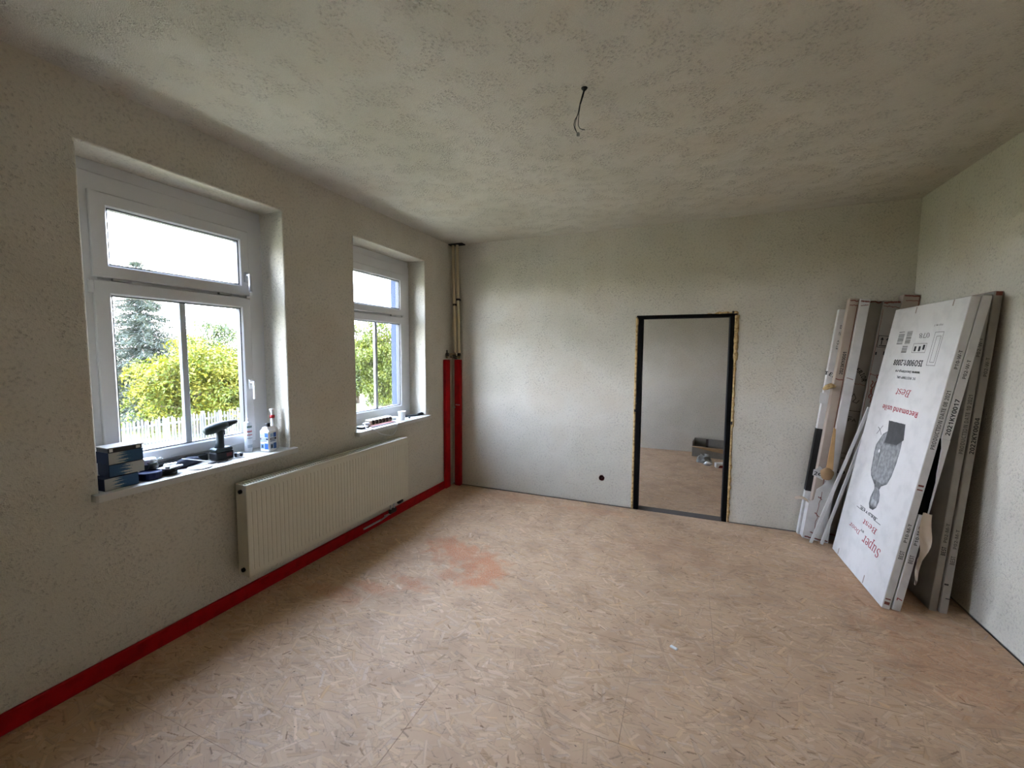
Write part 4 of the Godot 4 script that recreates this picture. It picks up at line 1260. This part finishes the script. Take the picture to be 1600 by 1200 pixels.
	tag(obj("bent_wire", st, M.dark_metal), "thin bent dark wire lying before the drill", "wire")
	st = new_st()
	prism(st, PackedVector2Array([Vector2(-0.012, 0), Vector2(0.012, 0), Vector2(0.01, 0.11), Vector2(-0.01, 0.11)]), 0.0, 0.006, Transform3D(Basis(Vector3(1, 0, 0.1).normalized(), Vector3(0.1, 0, -1).normalized(), Vector3(0, 1, 0)), Vector3(-0.065, SILL, 2.90)))
	tag(obj("scraper", st, M.dark_metal), "flat dark scraper between lid and drill", "scraper")
	drill()
	# drill bit holder: a little stack of rings lying down
	t = thing("bit_holder", "small black bit holder with silver rings by the drill", "bit holder", at(-0.085, SILL + 0.017, 2.72))
	for k in 3:
		st = new_st()
		lathe(st, [[0.0, 0.0], [0.016 - 0.001 * k, 0.0], [0.016 - 0.001 * k, 0.014], [0.0, 0.014]], Transform3D(Basis(Vector3(0, 1, 0), Vector3(0.75, 0, -0.66).normalized(), Vector3(-0.66, 0, -0.75).normalized()), Vector3(0.75, 0, -0.66).normalized() * 0.016 * k), 14)
		obj("ring", st, [M.black, M.silver, M.black][k], t)
	# silicone cartridge
	t = thing("silicone_cartridge", "white silicone cartridge with red and green print against the window frame", "cartridge", at(-0.155, SILL, 2.572))
	st = new_st(true)
	lathe(st, [[0.0, 0.0], [0.0235, 0.0], [0.0245, 0.004], [0.0245, 0.205], [0.022, 0.212]], Transform3D(), 20)
	lathe(st, [[0.022, 0.212], [0.008, 0.216], [0.008, 0.228], [0.005, 0.24], [0.0, 0.24]], Transform3D(), 14)
	obj("tube_body", st, mat(Color(0.80, 0.81, 0.82), 0.35), t)
	for q in [[0.172, 0.186, Color(0.12, 0.30, 0.24)], [0.140, 0.152, Color(0.60, 0.14, 0.16)], [0.118, 0.126, Color(0.62, 0.2, 0.22)], [0.096, 0.101, Color(0.45, 0.46, 0.5)], [0.03, 0.052, Color(0.58, 0.62, 0.66)]]:
		st = new_st(true)
		for k in 5:
			var a0 := -0.9 + k * 0.36
			var a1 := a0 + 0.30
			quad(st, Vector3(cos(a0) * 0.0248, q[0], sin(a0) * 0.0248), Vector3(cos(a1) * 0.0248, q[0], sin(a1) * 0.0248), Vector3(cos(a1) * 0.0248, q[1], sin(a1) * 0.0248), Vector3(cos(a0) * 0.0248, q[1], sin(a0) * 0.0248), Vector3(cos(a0), 0, sin(a0)))
		obj("label_print", st, mat(q[2], 0.5), t)
	# primer bottle
	t = thing("primer_bottle", "square white bottle with blue label and black cap", "bottle", Transform3D(Basis(Vector3.UP, 0.1), Vector3(-0.04, SILL, 2.505)))
	st = new_st()
	box(st, Vector3(-0.043, 0, -0.035), Vector3(0.043, 0.155, 0.035), 0.008)
	prism(st, PackedVector2Array([Vector2(-0.037, 0.15), Vector2(0.037, 0.15), Vector2(0.016, 0.178), Vector2(-0.016, 0.178)]), -0.028, 0.028)
	obj("bottle_body", st, M.white, t)
	st = new_st()
	lathe(st, [[0.014, 0.176], [0.016, 0.178], [0.016, 0.200], [0.013, 0.203], [0.0, 0.203]], Transform3D(), 16)
	obj("cap", st, M.black, t)
	var im := Image.create_empty(64, 96, false, Image.FORMAT_RGB8)
	im.fill(Color(0.78, 0.83, 0.88))
	im.fill_rect(Rect2i(36, 0, 28, 26), Color(0.13, 0.33, 0.66))
	im.fill_rect(Rect2i(2, 4, 30, 20), Color(0.55, 0.66, 0.78))
	im.fill_rect(Rect2i(0, 30, 64, 12), Color(0.05, 0.08, 0.16))
	im.fill_rect(Rect2i(8, 34, 40, 4), Color(0.8, 0.84, 0.9))
	im.fill_rect(Rect2i(0, 46, 56, 5), Color(0.35, 0.42, 0.55))
	im.fill_rect(Rect2i(34, 62, 30, 34), Color(0.16, 0.36, 0.66))
	im.fill_rect(Rect2i(4, 66, 26, 26), Color(0.36, 0.48, 0.60))
	im.fill_rect(Rect2i(10, 72, 12, 16), Color(0.12, 0.16, 0.2))
	for sd in [[Basis(Vector3(1, 0, 0), Vector3(0, 1, 0), Vector3(0, 0, 1)), Vector3(-0.034, 0.022, 0.0356), 0.068], [Basis(Vector3(0, 0, -1), Vector3(0, 1, 0), Vector3(1, 0, 0)), Vector3(0.0436, 0.022, 0.026), 0.052]]:
		sheet("label_sheet", sd[2], 0.115, image_mat(im, 0.4), t, Transform3D(sd[0], sd[1]))
	# spray bottle behind it
	t = thing("spray_bottle", "white spray bottle with red collar behind the primer bottle", "bottle", at(-0.095, SILL, 2.425))
	st = new_st(true)
	lathe(st, [[0.0, 0.0], [0.034, 0.0], [0.036, 0.004], [0.036, 0.13], [0.028, 0.155], [0.014, 0.168], [0.013, 0.24]], Transform3D(), 20)
	obj("bottle_body", st, M.dull_white, t)
	st = new_st(true)
	lathe(st, [[0.014, 0.225], [0.017, 0.227], [0.017, 0.245], [0.014, 0.247]], Transform3D(), 16)
	obj("collar", st, mat(Color(0.62, 0.05, 0.06), 0.4), t)
	st = new_st(true)
	lathe(st, [[0.009, 0.247], [0.009, 0.262], [0.019, 0.285], [0.019, 0.292], [0.0, 0.292]], Transform3D(), 16)
	obj("nozzle", st, M.white, t)

func drill() -> void:
	var t := thing("cordless_drill", "dark green cordless drill standing on its battery on sill", "drill", at(-0.12, SILL, 2.785))
	var st := new_st(true)
	# motor housing rising towards the chuck
	tube(st, [Vector3(0, 0.197, 0.102), Vector3(0, 0.199, 0.096), Vector3(0, 0.205, 0.07), Vector3(0, 0.213, 0.03), Vector3(0, 0.221, -0.01), Vector3(0, 0.226, -0.04)], [0.012, 0.025, 0.031, 0.034, 0.031, 0.026], 14, 1.0)
	obj("housing", st, M.tool_green, t)
	st = new_st(true)
	tube(st, [Vector3(0, 0.225, -0.036), Vector3(0, 0.229, -0.06), Vector3(0, 0.233, -0.085), Vector3(0, 0.235, -0.105), Vector3(0, 0.236, -0.112)], [0.022, 0.021, 0.016, 0.013, 0.008], 14)
	obj("chuck", st, M.rubber, t)
	st = new_st(true)
	tube(st, [Vector3(0, 0.20, 0.012), Vector3(0, 0.16, 0.004), Vector3(0, 0.11, 0.006), Vector3(0, 0.072, 0.012)], [0.024, 0.022, 0.023, 0.029], 12, 1.1)
	obj("grip", st, M.tool_green, t)
	st = new_st()
	box(st, Vector3(-0.008, 0.155, -0.028), Vector3(0.008, 0.19, -0.010), 0.004)
	obj("trigger", st, M.rubber, t)
	st = new_st()
	box(st, Vector3(-0.038, 0.052, -0.056), Vector3(0.038, 0.08, 0.056), 0.008)
	obj("foot", st, M.tool_green, t)
	st = new_st()
	box(st, Vector3(-0.037, 0.0, -0.06), Vector3(0.037, 0.054, 0.058), 0.007)
	obj("battery", st, M.rubber, t)
	part("badge", Vector3(0.036, 0.018, -0.045), Vector3(0.0385, 0.042, -0.01), mat(Color(0.35, 0.04, 0.05), 0.5), t, 0.001)

func sill_two() -> void:
	# power strip
	var t := thing("power_strip", "cream power strip with six dark sockets on far sill", "power strip", Transform3D(Basis(Vector3.UP, -0.02) , Vector3(-0.115, SILL + 0.006, 1.235)))
	var st := new_st()
	prism(st, PackedVector2Array([Vector2(-0.028, 0.0), Vector2(0.028, 0.0), Vector2(0.02, 0.042), Vector2(-0.028, 0.05)]), -0.17, 0.17)
	obj("strip_body", st, mat(Color(0.80, 0.76, 0.66), 0.45), t)
	for k in 6:
		st = new_st(true)
		lathe(st, [[0.0, 0.0], [0.018, 0.0], [0.018, 0.003], [0.021, 0.003], [0.021, -0.002]], Transform3D(Basis(Vector3(0, 0, 1), -PI / 2 + 0.19), Vector3(0.0247, 0.022, -0.135 + k * 0.05)), 14)
		obj("socket", st, mat(Color(0.20, 0.13, 0.08), 0.6), t)
	for q in [[Vector3(-0.10, SILL, 1.445), "white plug lying at the end of the power strip"], [Vector3(-0.10, SILL, 1.02), "white plug between the power strip and the mug"]]:
		st = new_st(true)
		tube(st, [q[0] + Vector3(-0.02, 0.022, 0.02), q[0] + Vector3(0, 0.023, 0), q[0] + Vector3(0.018, 0.022, -0.02), q[0] + Vector3(0.026, 0.022, -0.03)], [0.013, 0.02, 0.019, 0.01], 10)
		tag(obj("plug", st, M.white), q[1], "plug")
	# red brick-coloured tray under the strip
	st = new_st()
	box(st, Vector3(-0.085, SILL, 1.10), Vector3(-0.03, SILL + 0.006, 1.44), 0.002)
	tag(obj("red_batten", st, mat(Color(0.50, 0.24, 0.18), 0.6)), "flat brick-red batten before the power strip", "batten")
	st = new_st()
	box(st, Vector3(-0.022, SILL, 1.08), Vector3(0.0, SILL + 0.005, 1.46), 0.0015, Transform3D())
	tag(obj("dark_batten", st, mat(Color(0.16, 0.10, 0.08), 0.6)), "thin dark brown batten on the far sill's edge", "batten")
	st = new_st()
	box(st, Vector3(-0.11, SILL, 1.475), Vector3(-0.03, SILL + 0.014, 1.575), 0.004)
	tag(obj("black_pad", st, M.black), "small flat black pad under the white slip", "pad")
	st = new_st()
	box(st, Vector3(-0.105, SILL + 0.0145, 1.48), Vector3(-0.035, SILL + 0.018, 1.57), 0.001)
	tag(obj("paper_slip", st, M.white), "white paper slip lying on the black pad", "paper")
	# hanging charger cable
	st = new_st(true)
	var c := Curve3D.new()
	for p in [Vector3(-0.09, SILL + 0.02, 1.47), Vector3(0.0, SILL + 0.008, 1.55), Vector3(0.055, SILL + 0.004, 1.535), Vector3(0.064, 0.895, 1.425), Vector3(0.066, 0.86, 1.31), Vector3(0.064, 0.862, 1.245), Vector3(0.062, 0.905, 1.2), Vector3(0.058, SILL + 0.006, 1.17), Vector3(0.0, SILL + 0.012, 1.12), Vector3(-0.075, SILL + 0.022, 0.995)]:
		c.add_point(p)
	for k in range(1, c.point_count - 1):
		var tn := (c.get_point_position(k + 1) - c.get_point_position(k - 1)) * 0.17
		c.set_point_in(k, -tn)
		c.set_point_out(k, tn)
	var pts := []
	for k in 60:
		pts.append(c.sample_baked(c.get_baked_length() * k / 59.0, true))
	tube(st, pts, 0.0045, 6)
	tag(obj("charger_cable", st, M.white), "white charger cable looping down over the far sill's edge", "cable")
	# mug
	t = thing("mug", "white mug standing on the far window sill", "mug", at(-0.03, SILL, 0.985))
	st = new_st(true)
	lathe(st, [[0.0, 0.0], [0.027, 0.0], [0.029, 0.004], [0.041, 0.09], [0.041, 0.093], [0.038, 0.092], [0.027, 0.008], [0.0, 0.008]], Transform3D(), 24)
	obj("cup", st, M.white, t)
	st = new_st(true)
	var hp := []
	for k in 9:
		var a := -1.3 + 2.6 * k / 8.0
		hp.append(Vector3(-0.012, 0.052 + sin(a) * 0.026, -0.034 - cos(a) * 0.024))
	tube(st, hp, 0.0045, 7)
	obj("handle", st, M.white, t)
	# file in a dark sheath, small bead
	t = thing("hand_tool", "dark grey tool with black handle lying behind the mug", "tool")
	st = new_st()
	prism(st, PackedVector2Array([Vector2(-0.172, 0.80), Vector2(-0.125, 0.84), Vector2(-0.045, 0.64), Vector2(-0.075, 0.60)]), -(SILL + 0.012), -SILL, Transform3D(Basis(Vector3(1, 0, 0), Vector3(0, 0, 1), Vector3(0, -1, 0)), Vector3.ZERO))
	obj("blade", st, mat(Color(0.22, 0.25, 0.27), 0.4, 0.4), t)
	st = new_st(true)
	tube(st, [Vector3(-0.065, SILL + 0.014, 0.655), Vector3(-0.045, SILL + 0.018, 0.605), Vector3(-0.03, SILL + 0.016, 0.595)], [0.012, 0.017, 0.008], 9)
	obj("handle", st, M.rubber, t)
	st = new_st(true)
	lathe(st, [[0.0, 0.0], [0.011, 0.003], [0.012, 0.01], [0.008, 0.018], [0.0, 0.02]], at(-0.03, SILL, 0.86), 10)
	tag(obj("screw_cap", st, mat(Color(0.33, 0.35, 0.32), 0.5)), "small grey-green screw cap beside the mug", "cap")

func floor_bits() -> void:
	var st := new_st()
	box(st, Vector3(-0.022, 0, -0.01), Vector3(0.022, 0.01, 0.01), 0.004, Transform3D(Basis(Vector3.UP, -0.5), Vector3(2.69, 0.0, 2.135)))
	tag(obj("plaster_crumb", st, M.white), "white plaster crumb on the strand board floor", "crumb")

# ---------------------------------------------------------------- outside
func spray(sd: int, n: int, rad: float, leaf: float, narrow: float) -> ArrayMesh:
	# a bunch of pointed leaves
	var st := new_st()
	var r := RandomNumberGenerator.new()
	r.seed = sd
	for i in n:
		var c := Vector3(r.randfn(), r.randfn() * 0.5, r.randfn()) * rad * 0.5
		var d := Vector3(r.randfn(), r.randfn() * 0.5 - 0.25, r.randfn()).normalized()
		var s := d.cross(Vector3(r.randfn() * 0.5, 1, r.randfn() * 0.5)).normalized() * leaf * narrow
		var l := leaf * r.randf_range(0.7, 1.3)
		var dip := Vector3(0, -leaf * 0.12, 0)
		tri(st, c, c + d * l * 0.5 + s, c + d * l + dip, Vector3.UP)
		tri(st, c, c + d * l * 0.5 - s, c + d * l + dip, Vector3.UP)
	st.generate_normals()
	return st.commit()

func foliage(places: Array, colors: Array, mesh: Mesh, m: Material, parent: Node) -> void:
	var mm := MultiMesh.new()
	mm.transform_format = MultiMesh.TRANSFORM_3D
	mm.use_colors = true
	mm.mesh = mesh
	mm.instance_count = places.size()
	for i in places.size():
		mm.set_instance_transform(i, places[i])
		mm.set_instance_color(i, colors[i])
	var o := MultiMeshInstance3D.new()
	o.name = "foliage"
	o.multimesh = mm
	o.material_override = m
	o.set_meta("kind", "stuff")
	parent.add_child(o, true)

func leaf_mat() -> StandardMaterial3D:
	var m := mat(Color.WHITE, 0.6, 0.0, 0.3)
	m.vertex_color_use_as_albedo = true
	m.cull_mode = BaseMaterial3D.CULL_DISABLED
	m.backlight_enabled = true
	m.backlight = Color(0.75, 0.75, 0.45)
	return m

func leafy_tree(label: String, sd: int, foot: Vector3, mid: float, rad: Vector3, tint: Array, n: int, mesh: Mesh, m: Material) -> void:
	# crown of flattened tiers of leaf bunches around a branching trunk
	var t := thing("garden_tree", label, "tree", Transform3D(Basis(), foot), "trees in the garden")
	var r := RandomNumberGenerator.new()
	r.seed = sd
	var st := new_st(true)
	var c := Vector3(0, mid - foot.y, 0)
	tube(st, [Vector3.ZERO, Vector3(0.05, c.y * 0.4, 0.03), c, c + Vector3(0.05, rad.y * 0.6, 0)], [0.16, 0.13, 0.09, 0.03], 8)
	var blobs := []
	for i in 60:
		var d := Vector3(r.randfn(), r.randfn(), r.randfn()).normalized() * pow(r.randf(), 0.4)
		blobs.append(c + d * rad * 0.92)
	for i in range(0, 14):
		var b: Vector3 = blobs[i]
		var s := Vector3(0, clampf(b.y - 0.6, c.y * 0.4, c.y + rad.y * 0.5), 0)
		tube(st, [s, s.lerp(b, 0.5) + Vector3(0, 0.1, 0), b], [0.05, 0.035, 0.012], 6)
	obj("trunk", st, mat(Color(0.30, 0.25, 0.20), 0.9), t)
	var places := []
	var colors := []
	for i in n:
		var b: Vector3 = blobs[r.randi() % blobs.size()]
		var d := Vector3(r.randfn() * 0.42, r.randfn() * 0.13, r.randfn() * 0.42) * (rad.x / 2.0)
		d.y -= (d.x * d.x + d.z * d.z) * 0.25
		var bs := Basis(Vector3.UP, r.randf() * TAU) * Basis(Vector3.RIGHT, r.randfn() * 0.3)
		places.append(Transform3D(bs.scaled(Vector3.ONE * r.randf_range(0.7, 1.25)), b + d))
		var base: Color = tint[r.randi() % tint.size()]
		var v := r.randf_range(0.75, 1.2)
		colors.append(Color(base.r * v, base.g * v, base.b * v))
	foliage(places, colors, mesh, m, t)

func spruce(label: String, sd: int, foot: Vector3, height: float, rad: float, mesh: Mesh, m: Material) -> void:
	var t := thing("spruce_tree", label, "tree", Transform3D(Basis(), foot), "trees in the garden")
	var r := RandomNumberGenerator.new()
	r.seed = sd
	var st := new_st(true)
	tube(st, [Vector3.ZERO, Vector3(0, height * 0.5, 0), Vector3(0, height, 0)], [0.2, 0.12, 0.02], 8)
	var places := []
	var colors := []
	var y := 0.7
	while y < height - 0.1:
		var reach := rad * pow(1.0 - y / height, 0.8) + 0.1
		var n := 7 + int(reach * 2.5)
		for k in n:
			var a := TAU * (k + r.randf() * 0.8) / n
			var ln := reach * r.randf_range(0.65, 1.1)
			var dir := Vector3(cos(a), 0, sin(a))
			tube(st, [Vector3(0, y, 0), dir * ln * 0.6 + Vector3(0, y - 0.06 * ln, 0), dir * ln + Vector3(0, y - 0.22 * ln, 0)], [0.022, 0.014, 0.005], 4)
			var q := int(ln / 0.1) + 2
			for j in q:
				var f := (j + 1.0) / q
				var p := dir * ln * f + Vector3(0, y - 0.22 * ln * f * f, 0) + Vector3(r.randfn() * 0.05, r.randfn() * 0.03 - 0.03, r.randfn() * 0.05)
				var bs := Basis(Vector3.UP, -a + r.randfn() * 0.3)
				places.append(Transform3D(bs.scaled(Vector3.ONE * r.randf_range(0.6, 1.1)), p))
				var v := r.randf_range(0.75, 1.25)
				colors.append(Color(0.050 * v, 0.060 * v, 0.050 * v))
		y += r.randf_range(0.2, 0.32)
	obj("trunk", st, mat(Color(0.33, 0.28, 0.24), 0.9), t)
	foliage(places, colors, mesh, m, t)

func garden() -> void:
	var gy := -1.3
	var ground := mat(Color.WHITE, 0.95)
	ground.albedo_texture = noise_tex(61, 0.02, [[0.2, Color(0.24, 0.27, 0.10)], [0.5, Color(0.32, 0.33, 0.14)], [0.75, Color(0.40, 0.38, 0.20)]], 512, 5)
	ground.uv1_triplanar = true
	ground.uv1_world_triplanar = true
	ground.uv1_scale = Vector3.ONE / 4.0
	var st := new_st()
	box(st, Vector3(-60, gy - 0.3, -60), Vector3(20, gy, 40))
	struct(obj("ground", st, ground), "grassy garden ground outside the windows")
	st = new_st()
	box(st, Vector3(-6.0, gy, -30), Vector3(-2.5, gy + 0.02, 14), 0.004)
	struct(obj("path", st, mat(Color(0.62, 0.59, 0.50), 0.9)), "pale paved yard strip outside the windows")
	# picket fence
	var f := thing("picket_fence", "weathered grey wooden picket fence in the garden", "fence", at(-11.5, gy, 0))
	var r := RandomNumberGenerator.new()
	r.seed = 41
	var woods := []
	for g in [0.26, 0.30, 0.22, 0.33]:
		woods.append(mat(Color(g, g, g * 0.96), 0.9))
	var wood: Material = woods[0]
	var pst := new_st()
	prism(pst, PackedVector2Array([Vector2(-0.024, 0.04), Vector2(0.024, 0.04), Vector2(0.024, 0.94), Vector2(0.0, 0.98), Vector2(-0.024, 0.94)]), -0.01, 0.01, Transform3D(Basis(Vector3.UP, PI / 2), Vector3.ZERO))
	pst.generate_normals()
	var pm := pst.commit()
	var z := 0.4
	while z > -9.4:
		var o := MeshInstance3D.new()
		o.name = "picket"
		o.mesh = pm
		o.material_override = woods[r.randi() % 4]
		f.add_child(o, true)
		o.position = Vector3(0.025, 0, z)
		o.rotation.x = r.randfn() * 0.02
		o.scale.y = r.randf_range(0.93, 1.04)
		z -= 0.086
	for y in [0.25, 0.75]:
		part("rail", Vector3(-0.03, y, -9.5), Vector3(0.012, y + 0.06, 0.5), wood, f)
	for k in 5:
		part("post", Vector3(-0.12, 0, 0.3 - k * 2.2), Vector3(-0.03, 1.02, 0.39 - k * 2.2), wood, f, 0.01)
	var m := leaf_mat()
	var leafy := spray(1, 20, 0.26, 0.115, 0.26)
	var needle := spray(2, 26, 0.22, 0.16, 0.10)
	var yellow := [Color(0.105, 0.098, 0.009), Color(0.085, 0.092, 0.010), Color(0.060, 0.080, 0.012), Color(0.125, 0.110, 0.011)]
	var green := [Color(0.052, 0.066, 0.028), Color(0.075, 0.086, 0.028), Color(0.040, 0.056, 0.032)]
	leafy_tree("broad yellow-green tree growing behind the picket fence", 3, Vector3(-13.4, gy, -5.0), 0.4, Vector3(1.8, 1.9, 1.75), yellow, 1350, leafy, m)
	leafy_tree("low yellow-green tree beside the broad one by the fence", 4, Vector3(-13.8, gy, -7.5), 0.05, Vector3(1.6, 1.6, 1.5), yellow, 1000, leafy, m)
	leafy_tree("pale green tree standing behind the yellow-green tree", 5, Vector3(-18.5, gy, -8.9), 1.0, Vector3(2.2, 2.2, 2.3), green, 2600, leafy, m)
	leafy_tree("yellow-green tree right outside the far window", 6, Vector3(-11.2, gy, -12.6), 0.9, Vector3(1.5, 2.5, 1.5), [yellow[1], yellow[2], green[1]], 2300, leafy, m)
	leafy_tree("loose light green tree farther behind the far window's tree", 7, Vector3(-14.6, gy, -14.2), 1.0, Vector3(1.6, 2.4, 1.6), [yellow[2], yellow[1], green[0]], 1500, leafy, m)
	spruce("tall grey-green spruce rising behind the fence", 8, Vector3(-17.0, gy, -5.2), 6.5, 2.4, needle, m)
	leafy_tree("dark green bush mass closing the garden behind the spruce", 9, Vector3(-25.0, gy, -9.0), -0.2, Vector3(2.6, 1.3, 5.0), green, 1500, leafy, m)
	leafy_tree("dark green bush closing the garden beyond the far window", 10, Vector3(-22.0, gy, -24.0), 0.0, Vector3(3.0, 1.5, 4.5), green, 1300, leafy, m)

# ---------------------------------------------------------------- scene
func _ready() -> void:
	var cam := Camera3D.new()
	cam.name = "camera"
	cam.position = Vector3(2.702, 1.6741, 4.6003)
	cam.rotation = Vector3(-0.0759, 0.3910, 0.0064)
	cam.fov = 84.423
	cam.near = 0.05
	cam.far = 200.0
	cam.current = true
	add_child(cam)
	var sky_mat := ProceduralSkyMaterial.new()
	sky_mat.sky_top_color = Color(0.77, 0.855, 1.0)
	sky_mat.sky_horizon_color = Color(0.91, 0.935, 1.0)
	sky_mat.ground_horizon_color = Color(0.80, 0.82, 0.80)
	sky_mat.ground_bottom_color = Color(0.45, 0.46, 0.42)
	sky_mat.sky_curve = 0.25
	var env := Environment.new()
	env.background_mode = Environment.BG_SKY
	env.sky = Sky.new()
	env.sky.sky_material = sky_mat
	env.background_energy_multiplier = 4.0
	env.tonemap_mode = Environment.TONE_MAPPER_LINEAR
	env.tonemap_exposure = 12.7
	env.sdfgi_enabled = true
	env.ssao_enabled = true
	env.ssil_enabled = true
	var we := WorldEnvironment.new()
	we.name = "environment"
	we.environment = env
	add_child(we)
	# hazy sun standing behind the house: it lights the garden, not the room
	var sun := DirectionalLight3D.new()
	sun.name = "sun"
	sun.rotation_degrees = Vector3(-48, 65, 0)
	sun.light_color = Color(1.0, 0.96, 0.88)
	sun.light_energy = 0.35
	sun.light_angular_distance = 3.0
	sun.shadow_enabled = true
	sun.sky_mode = DirectionalLight3D.SKY_MODE_LIGHT_ONLY
	add_child(sun)
	rng.seed = 7
	materials()
	shell()
	window("window_1", "white two-part window above the cluttered sill", 2.372)
	window("window_2", "white two-part window near the pipe corner", 0.588, false)
	window("window_3", "white two-part window of the next room", -2.298)
	window_sill("stone window sill holding the drill and blue boxes", 2.366, 3.466)
	window_sill("stone window sill holding the mug and power strip", 0.589, 1.665)
	door_frame()
	skirting()
	corner_ducts()
	radiator()
	door_cartons()
	casing_packs()
	next_room()
	sill_one()
	sill_two()
	ceiling_wire()
	socket()
	floor_bits()
	garden()
